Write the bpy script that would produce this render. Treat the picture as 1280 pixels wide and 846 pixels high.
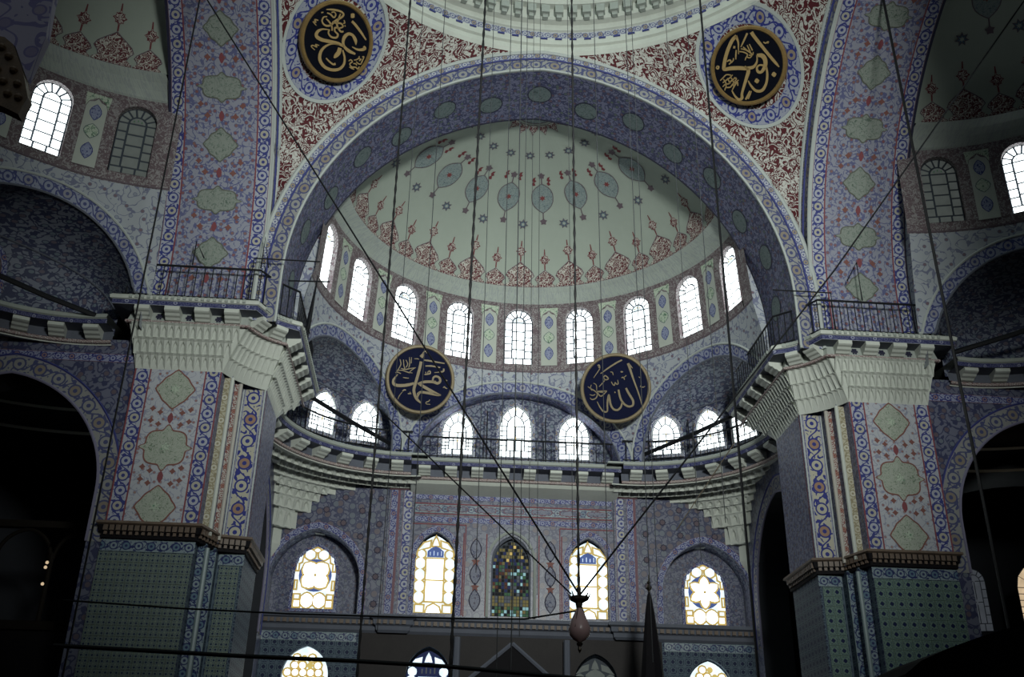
import bpy, math, random
from mathutils import Matrix, Vector
R = math.radians
sin, cos, pi, sqrt = math.sin, math.cos, math.pi, math.sqrt
random.seed(7)
for o in list(bpy.data.objects): bpy.data.objects.remove(o)
scene = bpy.context.scene
COL = scene.collection

# ------------------------------------------------------------------ camera, sky, light, exposure
cd = bpy.data.cameras.new('camera'); cam = bpy.data.objects.new('camera', cd); COL.objects.link(cam)
cd.sensor_width = 36.0; cd.lens = 1274.8 / 1280 * 36.0; cd.clip_end = 400
_F = Vector((0.06315659, 0.89481207, 0.44195316)); _R = Vector((0.99676995, -0.07856834, 0.01663368)); _U = Vector((-0.04960754, -0.43947511, 0.8968839))
M = Matrix((_R, _U, -_F)).transposed().to_4x4(); M.translation = (-3.334, 0, 1.6)
cam.matrix_world = M
scene.camera = cam

world = bpy.data.worlds.new('sky'); scene.world = world; world.use_nodes = True
bg = world.node_tree.nodes['Background']
bg.inputs['Color'].default_value = (0.80, 0.92, 1.0, 1); bg.inputs['Strength'].default_value = 0.38

# daylight that falls through the ring of windows under the main dome
def area(name, loc, aim, size, power, col):
    l = bpy.data.lights.new(name, 'AREA'); l.shape = 'DISK'; l.size = size; l.energy = power; l.color = col
    o = bpy.data.objects.new(name, l); COL.objects.link(o); o.location = loc
    o.rotation_euler = (Vector(aim) - Vector(loc)).to_track_quat('-Z', 'Y').to_euler()
    return o
area('dome_window_daylight', (0, 22, 36.0), (0, 23.5, 10), 12, 900, (0.80, 1.0, 0.93))
rl = area('rear_fill_lamp', (4.5, -6, 17), (.2, 33, 21.0), 6, 3900, (0.95, 1.0, 0.95)); rl.data.spread = R(57)  # added fill lamp for unseen, unbuilt rear windows; beam narrowed onto the piers

vs = scene.view_settings
vs.view_transform = 'Standard'; vs.look = 'None'; vs.gamma = 1.0; vs.use_curve_mapping = False
vs.exposure = -1.25

# ------------------------------------------------------------------ node helpers
def lin(h):
    if isinstance(h, str):
        h = h.lstrip('#'); h = [int(h[i:i + 2], 16) / 255 for i in (0, 2, 4)]
    r = [(c / 12.92 if c <= .04045 else ((c + .055) / 1.055) ** 2.4) for c in h]
    y = .3 * r[0] + .59 * r[1] + .11 * r[2]
    return tuple(y + (c - y) * SAT for c in r)
SAT = .76

class S:
    """socket with arithmetic"""
    def __init__(s, n, k): s.n, s.k = n, k
    def _m(s, op, b=None, c=None, rev=False):
        nd = s.n.nodes.new('ShaderNodeMath'); nd.operation = op
        a = [s, b, c]
        if rev: a = [b, s, c]
        for i, x in enumerate(a):
            if x is None: continue
            if isinstance(x, S): s.n.links.new(x.k, nd.inputs[i])
            else: nd.inputs[i].default_value = float(x)
        return S(s.n, nd.outputs[0])
    def __add__(s, b): return s._m('ADD', b)
    def __sub__(s, b): return s._m('SUBTRACT', b)
    def __rsub__(s, b): return s._m('SUBTRACT', b, rev=True)
    def __mul__(s, b): return s._m('MULTIPLY', b)
    def __truediv__(s, b): return s._m('DIVIDE', b)
    def abs(s): return s._m('ABSOLUTE')
    def fract(s): return s._m('FRACT')
    def floor(s): return s._m('FLOOR')
    def sin(s): return s._m('SINE')
    def sqrt(s): return s._m('SQRT')
    def lt(s, b): return s._m('LESS_THAN', b)
    def gt(s, b): return s._m('GREATER_THAN', b)
    def mx(s, b): return s._m('MAXIMUM', b)
    def mn(s, b): return s._m('MINIMUM', b)

class NB:
    def __init__(s, nt): s.nt = nt; s.nodes = nt.nodes; s.L = nt.links; s._uv = None
    def uvv(s):
        if s._uv is None: s._uv = s.nodes.new('ShaderNodeTexCoord')
        return s._uv.outputs['UV']
    def uv(s):
        x = s.nodes.new('ShaderNodeSeparateXYZ'); s.L.new(s.uvv(), x.inputs[0])
        return S(s.nt, x.outputs[0]), S(s.nt, x.outputs[1])
    def comb(s, u, v):
        x = s.nodes.new('ShaderNodeCombineXYZ')
        for i, k in enumerate((u, v)):
            if isinstance(k, S): s.L.new(k.k, x.inputs[i])
            else: x.inputs[i].default_value = k
        return x.outputs[0]
    def noise(s, scale, detail=0, dist=0, vec=None, off=0):
        x = s.nodes.new('ShaderNodeTexNoise'); x.noise_dimensions = '2D' if off == 0 else '3D'
        if off:
            mp = s.nodes.new('ShaderNodeMapping'); mp.inputs['Location'].default_value = (off, off * 1.7, off * .3)
            s.L.new(vec or s.uvv(), mp.inputs[0]); s.L.new(mp.outputs[0], x.inputs['Vector'])
        else: s.L.new(vec or s.uvv(), x.inputs['Vector'])
        x.inputs['Scale'].default_value = scale; x.inputs['Detail'].default_value = detail; x.inputs['Distortion'].default_value = dist
        return S(s.nt, x.outputs['Fac'])
    def voro(s, scale, rnd=1.0, vec=None, feature='F1'):
        x = s.nodes.new('ShaderNodeTexVoronoi'); x.voronoi_dimensions = '2D'; x.feature = feature
        s.L.new(vec or s.uvv(), x.inputs['Vector'])
        x.inputs['Scale'].default_value = scale; x.inputs['Randomness'].default_value = rnd
        sp = s.nodes.new('ShaderNodeSeparateColor'); s.L.new(x.outputs['Color'], sp.inputs[0])
        return S(s.nt, x.outputs['Distance']), S(s.nt, sp.outputs[0])
    def mix(s, fac, a, b):
        x = s.nodes.new('ShaderNodeMix'); x.data_type = 'RGBA'
        for k, i in ((fac, 0), (a, 6), (b, 7)):
            if isinstance(k, S): s.L.new(k.k, x.inputs[i])
            elif hasattr(k, 'node'): s.L.new(k, x.inputs[i])
            elif i == 0: x.inputs[0].default_value = k
            else: x.inputs[i].default_value = (*k, 1)
        return x.outputs[2]

MATS = {}
def mat(name, fn, rough=.65, spec=.25, metal=0.0, bump=None):
    m = bpy.data.materials.new(name); m.use_nodes = True
    nt = m.node_tree; b = nt.nodes['Principled BSDF']
    b.inputs['Roughness'].default_value = rough; b.inputs['Metallic'].default_value = metal
    b.inputs['Specular IOR Level'].default_value = spec
    if callable(fn):
        c = fn(NB(nt))
        nt.links.new(c, b.inputs['Base Color'])
    else: b.inputs['Base Color'].default_value = (*lin(fn), 1)
    MATS[name] = m
    return m

def glass(name, col, strength, var=.18):
    """leaded glass with the daylight outside shining through it"""
    m = bpy.data.materials.new(name); m.use_nodes = True; nt = m.node_tree
    b = nt.nodes['Principled BSDF']
    n = nt.nodes.new('ShaderNodeTexNoise'); n.inputs['Scale'].default_value = 2.5; n.inputs['Detail'].default_value = 2
    tc = nt.nodes.new('ShaderNodeTexCoord'); nt.links.new(tc.outputs['Object'], n.inputs['Vector'])
    mp = nt.nodes.new('ShaderNodeMapRange'); mp.inputs[1].default_value = .3; mp.inputs[2].default_value = .7
    mp.inputs[3].default_value = strength * (1 - var); mp.inputs[4].default_value = strength * (1 + var)
    nt.links.new(n.outputs['Fac'], mp.inputs[0])
    b.inputs['Base Color'].default_value = (*[c * .25 for c in lin(col)], 1); b.inputs['Roughness'].default_value = .4; b.inputs['Specular IOR Level'].default_value = .05
    b.inputs['Emission Color'].default_value = (*lin(col), 1)
    nt.links.new(mp.outputs[0], b.inputs['Emission Strength'])
    MATS[name] = m; return m

# --- painted patterns
def floral(bgc, c1, c2, c3, sc, vw=.035, fl=.2, leaf=.6):
    bgc, c1, c2, c3 = map(lin, (bgc, c1, c2, c3))
    def f(N):
        n = N.noise(sc, 0, .4); vine = (n - .5).abs().lt(vw)
        n2 = N.noise(sc * 2.1, 0, .6, off=3.1); lf = n2.gt(leaf)
        d, cc = N.voro(sc * .8, .8)
        c = N.mix(lf, bgc, c1)
        c = N.mix(vine, c, c1)
        c = N.mix(d.lt(fl), c, N.mix(cc.gt(.5), c2, c3))
        c = N.mix((d - fl * 1.15).abs().lt(fl * .18), c, c1)
        w = N.noise(.6, 2, 0, off=9.0)
        return N.mix(w * .35, c, tuple(x * .75 for x in bgc))
    return f
def border(W, k, bgc, c1, c2, edge=None):
    """running vine with roundels; v across in metres, u along in metres"""
    bgc, c1, c2 = map(lin, (bgc, c1, c2)); edge = lin(edge) if edge else c1
    def f(N):
        u, v = N.uv()
        fr = (u * k).fract() - .5; du = fr / k; dv = v - W / 2
        d = (du * du + dv * dv).sqrt()
        alt = ((u * k * .5).fract()).gt(.5)
        vine = (dv - ((u * (k * pi * 2)).sin()) * (W * .26)).abs().lt(W * .06)
        n = N.noise(7 / W * .6, 0, .5).gt(.60)
        c = N.mix(n, bgc, c1); c = N.mix(vine, c, c1)
        rr = min(W * .34, .36 / k)
        c = N.mix(d.lt(rr * 1.12), c, c1)
        c = N.mix(d.lt(rr * .85), c, N.mix(alt, bgc, c2))
        c = N.mix(d.lt(rr * .35), c, c1)
        e = dv.abs().gt(W * .45)
        return N.mix(e, c, edge)
    return f
def arabesque(dark, light, sc, k=13, th=.0):
    dark, light = lin(dark), lin(light)
    def f(N):
        n = N.noise(sc, 0, 1.3)
        a = (n * k).sin().gt(th)
        n2 = N.noise(sc * 2.3, 0, .8, off=4.2)
        b = (n2 - .5).abs().lt(.035)
        return N.mix(b, N.mix(a, dark, light), dark)
    return f
def medal(bgc, line, sc, c2=None):
    bgc, line = lin(bgc), lin(line); c2 = lin(c2) if c2 else line
    def f(N):
        n = N.noise(sc, 0, 1.0); a = (n - .5).abs().lt(.035)
        d, cc = N.voro(sc * .7, .6)
        c = N.mix(a, bgc, line); c = N.mix(d.lt(.16), c, c2)
        return c
    return f
def plain(c, amt=.25, sc=.8, c2=None):
    c = lin(c); c2 = lin(c2) if c2 else tuple(x * (1 - amt) for x in c)
    def f(N):
        n = N.noise(sc, 3, 0); n2 = N.noise(sc * 7, 2, 0, off=2.0)
        return N.mix(n * .6 + n2 * .5, c, c2)
    return f
def veined(c, c2, vert=True):
    c, c2 = lin(c), lin(c2)
    def f(N):
        u, v = N.uv()
        n = N.noise(3.0, 3, .5, vec=N.comb(u * 3.0, v * .6) if vert else None)
        return N.mix((n - .5).abs().lt(.05), N.mix(N.noise(.9, 2), c, tuple(x * .8 for x in c)), c2)
    return f

mat('plaster_pale', plain('#a6b3a5', .14, .5), .8)
mat('plaster_band', veined('#a9b4aa', '#969f9c'), .7)
mat('stone_white', plain('#d2d8cc', .22, 1.2), .55)
mat('stone_grey', plain('#b2bbb2', .3, 1.0), .6)
mat('stone_blue', border(.22, 3.0, '#565a86', '#262c66', '#8b8fae', '#aab0b8'), .6)
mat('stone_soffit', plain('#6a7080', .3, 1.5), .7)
mat('bead_red', border(.12, 6.0, '#7a4a50', '#c9c6bd', '#7a4a50', '#5a3842'), .6)
mat('line_red', '#8c3f48', .6)
mat('line_white', '#b4bcb8', .6)
mat('line_lilac', '#807c9a', .6)
mat('panel_grey', medal('#808498', '#454a70', 5.0, '#5f5a70'), .5)
mat('line_blue', '#3a428a', .6)
mat('line_dark', '#2c2c48', .6)
mat('red_arabesque', arabesque('#5c1620', '#c0c0b8', 3.0, 17, -.1), .7)
mat('tile_wall', floral('#6c7088', '#2f3560', '#66555e', '#6c7784', 2.9, .05, .2, .58), .35, .45)
mat('tile_wall_fine', floral('#6e7288', '#343a64', '#62505a', '#58626e', 4.4, .05, .2, .58), .35, .45)
mat('tile_niche', floral('#7f8799', '#2c325c', '#6d5f6e', '#6c7f8c', 3.4, .06, .2, .56), .55, .2)
mat('tile_grid_wall', floral('#686c82', '#2f3660', '#66565e', '#626d7c', 2.9, .05, .3, .58), .35, .45)
mat('soffit_paint', floral('#73769a', '#333866', '#6c4c58', '#56685c', 3.8, .055, .2, .58), .6)
mat('soffit_panel', floral('#989bae', '#565c94', '#8a4a4c', '#8c5c54', 3.8, .04, .17, .63), .6)
mat('pier_panel', floral('#b9bdc6', '#8d92ae', '#98605a', '#a0705f', 3.8, .03, .13, .68), .4, .4)
mat('spandrel_vine', floral('#a9b0b8', '#6a7094', '#74505e', '#8d97a8', 2.8, .03, .12, .68), .65)
mat('pier_flank', floral('#8688a4', '#53577f', '#70586a', '#7f766c', 4.2, .05, .18, .58), .5)
mat('border_blue', border(.5, 2.0, '#a9adbc', '#38408c', '#b0ac9c', '#86687a'), .45)
mat('border_arch', border(.62, 1.35, '#92928f', '#4a507e', '#8c8070', '#8a86a0'), .5)
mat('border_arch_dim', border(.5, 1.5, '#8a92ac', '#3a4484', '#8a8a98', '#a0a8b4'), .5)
mat('border_rope', border(.3, 3.2, '#b3b7c0', '#5a6090', '#9c8c70', '#c6ccc9'), .5)
mat('border_flower', border(.62, 1.25, '#b4b09a', '#2c358c', '#a0795c', '#9ca0b4'), .45)
mat('border_gold', border(.34, 2.4, '#b8b296', '#958a66', '#c4c0a8', '#bcbeb0'), .5)
mat('border_redrope', border(.22, 3.0, '#b8b2a8', '#84403c', '#a5705c', '#bab4a8'), .5)
mat('border_thin', border(.3, 2.2, '#8f95b4', '#2f3784', '#8d6f74', '#7a4a58'), .45)
mat('border_tile', border(.36, 2.6, '#8296a0', '#1c2a66', '#587a90', '#7a9094'), .3, .5)
mat('border_rose', arabesque('#6c5a60', '#949090', 6.0, 11, 0), .65)
mat('medal_green', medal('#aab2a2', '#70846c', 8.5, '#94a48e'), .5)
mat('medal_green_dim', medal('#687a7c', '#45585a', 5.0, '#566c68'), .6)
mat('medal_edge', '#8a5148', .6)
mat('medal_soffit', medal('#8c968c', '#5c7062', 6.0, '#74867a'), .6)
mat('soffit_edge', '#64685c', .6)
mat('panel_pale', plain('#b6beb2', .14, .8), .8)
mat('medal_teal', medal('#879896', '#5c7078', 7.0, '#6c828a'), .7)
mat('medal_blue', medal('#8a94b4', '#3a4582', 9.0, '#3a4582'), .6)
mat('medal_leaf', medal('#b4c4ac', '#4f7a5c', 6.0, '#6f9678'), .6)
mat('palmette', arabesque('#6a2c34', '#c6c6ba', 5.5, 15, .0), .7)
mat('motif_grey', '#6a5a64', .7)
mat('motif_star', '#4d6a80', .7)
mat('motif_red', '#7d3038', .7)
mat('motif_centre', '#8a3b3c', .7)
mat('rail_iron', '#14161c', .5, .4)
mat('cable_black', '#0e0f14', .6, .3)
mat('wire_grey', '#33373c', .6, .3)
mat('rope_tan', '#8d7c62', .8)
mat('gilt', plain('#b08a3a', .35, 3.0, '#7d5f22'), .4, .5, .35)
mat('gilt_script', plain('#c6a55a', .2, 4.0, '#b08a3e'), .4, .5, .2)
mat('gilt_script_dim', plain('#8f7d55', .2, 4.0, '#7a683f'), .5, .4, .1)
mat('navy', plain('#080d1e', .4, 3.0), .7, .1)
mat('navy_blue', plain('#0c1640', .35, 3.0, '#080f2e'), .7, .1)
mat('roundel_ring', border(.55, 1.2, '#9aa0b4', '#2c368c', '#948474', '#8088a4'), .55)
mat('wood_gilt', plain('#8a725c', .5, 4.0, '#54443a'), .5, .4)
mat('wood_old', plain('#2a241c', .5, 4.0, '#17130f'), .7, .1)
mat('stone_brown', plain('#3a3534', .4, 1.5, '#2a2628'), .6, .2)
mat('gilt_old', plain('#a07c48', .5, 6.0, '#4c3826'), .5, .4)
mat('wood_dark', plain('#17141a', .4, 3.0), .7, .15)
mat('near_paint', floral('#c9c0d8', '#8a82c0', '#b8a8c0', '#a89ac4', 3.0, .05, .15, .62), .7)
mat('carpet_red', plain('#3a1a1c', .4, 2.0), .95, .05)
mat('black_cloth', '#050507', .9, .05)
mat('lead_came', '#3a4450', .6, .3)
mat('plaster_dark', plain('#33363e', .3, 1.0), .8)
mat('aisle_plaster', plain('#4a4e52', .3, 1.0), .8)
mat('lamp_glass_red', '#b08c8c', .3, .5)
mat('brass_dark', '#3c3428', .4, .5, .5)
def starfield(bgc, ln, dot, k):
    bgc, ln, dot = map(lin, (bgc, ln, dot))
    def f(N):
        u, v = N.uv()
        a = (u * k).fract() - .5; b = (v * k).fract() - .5
        d = (a * a + b * b).sqrt()
        x = (a.abs() - b.abs()).abs().lt(.06); fr = (a.abs().mx(b.abs())).gt(.44)
        n = N.noise(9, 1).gt(.58)
        c = N.mix(n, bgc, dot); c = N.mix(x, c, ln); c = N.mix(fr, c, ln)
        c = N.mix((d - .30).abs().lt(.05), c, ln); c = N.mix(d.lt(.2), c, dot)
        return c
    return f
mat('pier_tile_net', starfield('#3f5f72', '#7f8e78', '#1d3054', 2.0), .25, .5)
mat('pier_tile_spot', starfield('#5c7a74', '#6c8a7c', '#182450', 1.0), .25, .5)
mat('tile_low_wall', starfield('#33495c', '#526676', '#18244a', 3.0), .55, .2)
glass('glass_white', '#f1ffff', 7.5); glass('glass_dim', '#b9c6bf', .16, .2); glass('glass_yellow', '#e6c63a', 1.8)
glass('glass_cyan', '#9fe6ee', 1.1); glass('glass_amber', '#d8b436', 1.7); glass('glass_blue', '#5a7bd0', 1.0)
glass('glass_green', '#5aa86a', .25); glass('glass_red', '#a0563a', .2); glass('glass_black', '#222a38', .08); glass('glass_pale', '#dcf6ff', 3.0); glass('glass_grey', '#8c96a4', .3)
glass('glass_olive', '#b8a548', .4); glass('glass_navy', '#3a4fa0', .25)
glass('glass_warm', '#ffd9a0', 1.4)

# ------------------------------------------------------------------ mesh helpers
I4 = Matrix.Identity(4)
def link(name, data, parent=None, mw=None):
    o = bpy.data.objects.new(name, data); COL.objects.link(o)
    if parent is not None: o.parent = parent
    if mw is not None: o.matrix_basis = mw
    return o
def meshdata(name, verts, faces, mats, uvs=None, smooth=False, midx=None):
    me = bpy.data.meshes.new(name); me.from_pydata([tuple(v) for v in verts], [], faces); me.update()
    for m in (mats if isinstance(mats, (list, tuple)) else [mats]): me.materials.append(MATS[m])
    if midx:
        me.polygons.foreach_set('material_index', midx)
    if uvs is not None:
        l = me.uv_layers.new(name='UVMap'); a = []
        for p in me.polygons:
            for vi in p.vertices: a += [uvs[vi][0], uvs[vi][1]]
        l.data.foreach_set('uv', a)
    if smooth: me.polygons.foreach_set('use_smooth', [True] * len(me.polygons))
    return me

class G:
    def __init__(s): s.v, s.f, s.u, s.m = [], [], [], []
    def grid(s, rows, uvrows, mi=0, closed=False):
        b = len(s.v); n = len(rows[0])
        for r, u in zip(rows, uvrows): s.v += [tuple(p) for p in r]; s.u += [tuple(q) for q in u]
        for i in range(len(rows) - 1):
            for j in range(n - 1 if not closed else n):
                k = (j + 1) % n
                s.f.append((b + i * n + j, b + i * n + k, b + (i + 1) * n + k, b + (i + 1) * n + j)); s.m.append(mi)
    def poly(s, pts, uvs, mi=0):
        b = len(s.v); s.v += [tuple(p) for p in pts]; s.u += [tuple(q) for q in uvs]
        s.f.append(tuple(range(b, b + len(pts)))); s.m.append(mi)
    def box(s, x0, x1, y0, y1, z0, z1, mi=0):
        P = [(x, y, z) for x in (x0, x1) for y in (y0, y1) for z in (z0, z1)]
        for q in ((0, 1, 3, 2), (4, 6, 7, 5), (0, 4, 5, 1), (2, 3, 7, 6), (0, 2, 6, 4), (1, 5, 7, 3)):
            p = [P[i] for i in q]
            dx = max(a[0] for a in p) - min(a[0] for a in p); dy = max(a[1] for a in p) - min(a[1] for a in p)
            uv = [((a[0] if dx >= dy else a[1]), a[2]) if max(a[2] for a in p) - min(a[2] for a in p) > 1e-6 else (a[0], a[1]) for a in p]
            s.poly(p, uv, mi)
    def tube(s, pts, rad, n=6, mi=0):
        pts = [Vector(p) for p in pts]; b = len(s.v); acc = 0
        for i, p in enumerate(pts):
            t = (pts[min(i + 1, len(pts) - 1)] - pts[max(i - 1, 0)]).normalized()
            a = t.orthogonal().normalized() if abs(t.z) < .9 else Vector((1, 0, 0)).cross(t).normalized()
            if abs(t.z) < .9: a = t.cross(Vector((0, 0, 1))).normalized()
            c = t.cross(a).normalized()
            r = rad[i] if isinstance(rad, (list, tuple)) else rad
            for k in range(n):
                an = 2 * pi * k / n
                s.v.append(tuple(p + a * (r * cos(an)) + c * (r * sin(an)))); s.u.append((k / n, acc))
            if i: acc += (p - pts[i - 1]).length
        for i in range(len(pts) - 1):
            for k in range(n):
                s.f.append((b + i * n + k, b + i * n + (k + 1) % n, b + (i + 1) * n + (k + 1) % n, b + (i + 1) * n + k)); s.m.append(mi)
        s.f.append(tuple(b + k for k in range(n - 1, -1, -1))); s.m.append(mi)
        e = b + (len(pts) - 1) * n; s.f.append(tuple(e + k for k in range(n))); s.m.append(mi)
    def lathe(s, prof, n=16, c=(0, 0), mi=0):
        rows = [[(c[0] + r * cos(2 * pi * k / n), c[1] + r * sin(2 * pi * k / n), z) for k in range(n)] for r, z in prof]
        s.grid(rows, [[(k / n, z) for k in range(n)] for r, z in prof], mi, True)
    def obj(s, name, mats, parent=None, mw=None, smooth=False):
        return link(name, meshdata(name, s.v, s.f, mats, s.u, smooth, s.m if len(set(s.m)) > 1 else None), parent, mw)

def struct(o): o['kind'] = 'structure'; return o
def thing(name, label, cat, group=None, loc=(0, 0, 0), mw=None):
    o = link(name, None, None, mw if mw is not None else Matrix.Translation(loc)); o['label'] = label; o['category'] = cat
    if group: o['group'] = group
    return o
def tag(o, label, cat, group=None):
    o['label'] = label; o['category'] = cat
    if group: o['group'] = group
    return o
def empty_struct(name, mw=None):
    o = link(name, None, None, mw); o['kind'] = 'structure'; return o

def frame_at(p, xdir, ydir, sx=1, sy=1, sz=1):
    """matrix whose columns are x, y and x cross y, at p"""
    x = Vector(xdir).normalized(); y = Vector(ydir).normalized(); z = x.cross(y).normalized(); y = z.cross(x)
    m = Matrix((x * sx, y * sy, z * sz)).transposed().to_4x4(); m.translation = Vector(p); return m

# decals: flat painted motif following a curved surface; F(s, t, n) -> point
def decal(name, outline, F, material, parent, n=.015, sub=1, uvs=1.0, edge=None, edgew=.05, rings=3):
    """outline: closed list of (s, t) star-shaped round its centre; meshed as a fan of rings so that it follows the surface"""
    cx = sum(p[0] for p in outline) / len(outline); cy = sum(p[1] for p in outline) / len(outline)
    g = G(); N = len(outline)
    rows, uv = [], []
    for r in range(1, rings + 1):
        k = r / rings
        q = [(cx + (x - cx) * k, cy + (y - cy) * k) for x, y in outline]
        rows.append([F(x, y, n) for x, y in q]); uv.append([(x * uvs, y * uvs) for x, y in q])
    g.grid(rows, uv, 0, True)
    b = len(g.v); g.v.append(tuple(F(cx, cy, n))); g.u.append((cx * uvs, cy * uvs))
    for j in range(N): g.f.append((b, j, (j + 1) % N)); g.m.append(0)
    mats = [material]
    if edge:
        mats.append(edge)
        r0 = [F(x, y, n + .006) for x, y in outline]
        def off(x, y):
            d = math.hypot(x - cx, y - cy) or 1; k = (d - edgew) / d
            return (cx + (x - cx) * k, cy + (y - cy) * k)
        r1 = [F(*off(x, y), n + .006) for x, y in outline]
        g.grid([r0, r1], [outline, outline], 1, True)
    return g.obj(name, mats, parent)
def strip(name, line, F, w, material, parent, n=.012, uoff=0, v0=0):
    """painted band of width w along line of (s,t); u runs along, v across"""
    g = G(); a, b, ua, ub = [], [], [], []; acc = uoff
    for i, (s_, t_) in enumerate(line):
        p = line[max(i - 1, 0)]; q = line[min(i + 1, len(line) - 1)]
        dx, dy = q[0] - p[0], q[1] - p[1]; l = math.hypot(dx, dy) or 1; nx, ny = -dy / l, dx / l
        if i: acc += math.hypot(s_ - line[i - 1][0], t_ - line[i - 1][1])
        a.append(F(s_ + nx * w / 2, t_ + ny * w / 2, n)); b.append(F(s_ - nx * w / 2, t_ - ny * w / 2, n))
        ua.append((acc, v0)); ub.append((acc, v0 + w))
    g.grid([a, b], [ua, ub])
    return g.obj(name, material, parent)

def lens(w, h, n=20, p=1.0):
    """pointed oval; smaller p is fuller"""
    o = []; e = 2.0 / p
    for i in range(n):
        a = 2 * pi * i / n; c = cos(a)
        o.append((math.copysign(w * (1 - abs(c) ** e), sin(a)), h * c))
    return o
def lozenge(w, h, lobe=.12, n=40):
    """curved diamond with small lobes"""
    o = []
    for i in range(n):
        a = 2 * pi * i / n
        c, s_ = cos(a), sin(a)
        r = 1 / (abs(c) ** 1.25 + abs(s_) ** 1.25) ** (1 / 1.25)
        r *= 1 + lobe * .35 * cos(8 * a)
        o.append((w * r * s_, h * r * c))
    return o
def cartouche(w, h, n=96):
    """lobed cartouche with points on its four sides"""
    o = []
    for i in range(n):
        a = 2 * pi * i / n
        c, s_ = cos(a), sin(a)
        r = 1 / (abs(c) ** 4 + abs(s_) ** 4) ** .25
        at = math.asin(min(1, abs(s_))); as_ = math.asin(min(1, abs(c)))
        k = .74 + .26 * math.exp(-(at / .15) ** 2) + .22 * math.exp(-(as_ / .11) ** 2)
        o.append((w * r * k * s_, h * r * k * c))
    return o
def star(r, k=7, inner=.5):
    return [((r if i % 2 == 0 else r * inner) * sin(pi * i / k), (r if i % 2 == 0 else r * inner) * cos(pi * i / k)) for i in range(2 * k)]
def circle(r, n=28): return [(r * sin(2 * pi * i / n), r * cos(2 * pi * i / n)) for i in range(n)]
def shift(o, x, y): return [(a + x, b + y) for a, b in o]

def arch_pts(w, e, zs, n=24, leg=None):
    """two-centred pointed arch from the left springing to the right one"""
    r = w + e; a1 = math.acos(e / r); L = []
    for i in range(n + 1):
        a = a1 * i / n; L.append((-e + r * cos(a), zs + r * sin(a)))
    right = L; left = [(-x, z) for x, z in L[:-1]]
    pts = left + right[::-1]
    if leg is not None: pts = [(-w, leg)] + pts + [(w, leg)]
    return pts

# ------------------------------------------------------------------ leaded windows
_pane_cache = {}
def pane_mesh(key, poly, material, th=.03):
    k = (key, material)
    if k not in _pane_cache:
        n = len(poly); v = [(x, y, 0) for x, y in poly] + [(x, y, th) for x, y in poly]
        f = [tuple(range(n, 2 * n))] + [(i, (i + 1) % n, n + (i + 1) % n, n + i) for i in range(n)]
        _pane_cache[k] = meshdata('pane', v, f, material, [(a[0], a[1]) for a in v])
    return _pane_cache[k]
def inset(poly, g):
    """shrink a convex-ish polygon by g"""
    n = len(poly); A = sum(poly[i][0] * poly[(i + 1) % n][1] - poly[(i + 1) % n][0] * poly[i][1] for i in range(n))
    sg = 1 if A > 0 else -1; out = []
    for i in range(n):
        p, q, r = poly[i - 1], poly[i], poly[(i + 1) % n]
        a = Vector((q[0] - p[0], q[1] - p[1])); b = Vector((r[0] - q[0], r[1] - q[1]))
        if a.length < 1e-9 or b.length < 1e-9: out.append(q); continue
        na = Vector((-a.y, a.x)).normalized() * sg; nb = Vector((-b.y, b.x)).normalized() * sg
        m = (na + nb); k = g / max(.35, (1 + na.dot(nb)))
        out.append((q[0] + m.x * k, q[1] + m.y * k))
    return out
def ccw(poly):
    A = sum(poly[i][0] * poly[(i + 1) % len(poly)][1] - poly[(i + 1) % len(poly)][0] * poly[i][1] for i in range(len(poly)))
    return poly if A > 0 else poly[::-1]
def rect(x0, x1, y0, y1): return [(x0, y0), (x1, y0), (x1, y1), (x0, y1)]
def arch_outline(hw, H, e, n=10):
    zs = H - sqrt((hw + e) ** 2 - e * e)
    return [(-hw, 0)] + arch_pts(hw, e, zs, n) + [(hw, 0)]
def drum_panes(hw=.66, H=2.83, wi=.3):
    zs = H - hw; P = []
    zb = .36
    for x0, x1 in ((-hw, -.22), (-.22, .22), (.22, hw)): P.append((rect(x0, x1, 0, zb), 'w'))
    for s in (-1, 1):
        for i in range(5):
            a, b = zb + (zs - zb) * i / 5, zb + (zs - zb) * (i + 1) / 5
            P.append((rect(*sorted((s * hw, s * wi)), a, b), 'w'))
    for i in range(4):
        a, b = zb + (zs - zb) * i / 4, zb + (zs - zb) * (i + 1) / 4
        P.append((rect(-wi, wi, a, b), 'w'))
    for i in range(7):
        a0, a1 = pi * i / 7, pi * (i + 1) / 7
        A = [a0 + (a1 - a0) * k / 3 for k in range(4)]
        P.append(([(hw * cos(a), zs + hw * sin(a)) for a in A] + [(wi * cos(a), zs + wi * sin(a)) for a in A[::-1]], 'w'))
    # little palmette in the head
    P.append(([(wi * cos(pi * k / 8), zs + wi * sin(pi * k / 8)) for k in range(9)], 'p'))
    for a in (-1, 0, 1):
        P.append((shift(lens(.06, .09, 8), a * .13, zs + .13 - .05 * abs(a) + .02), 'f'))
    return P
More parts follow.
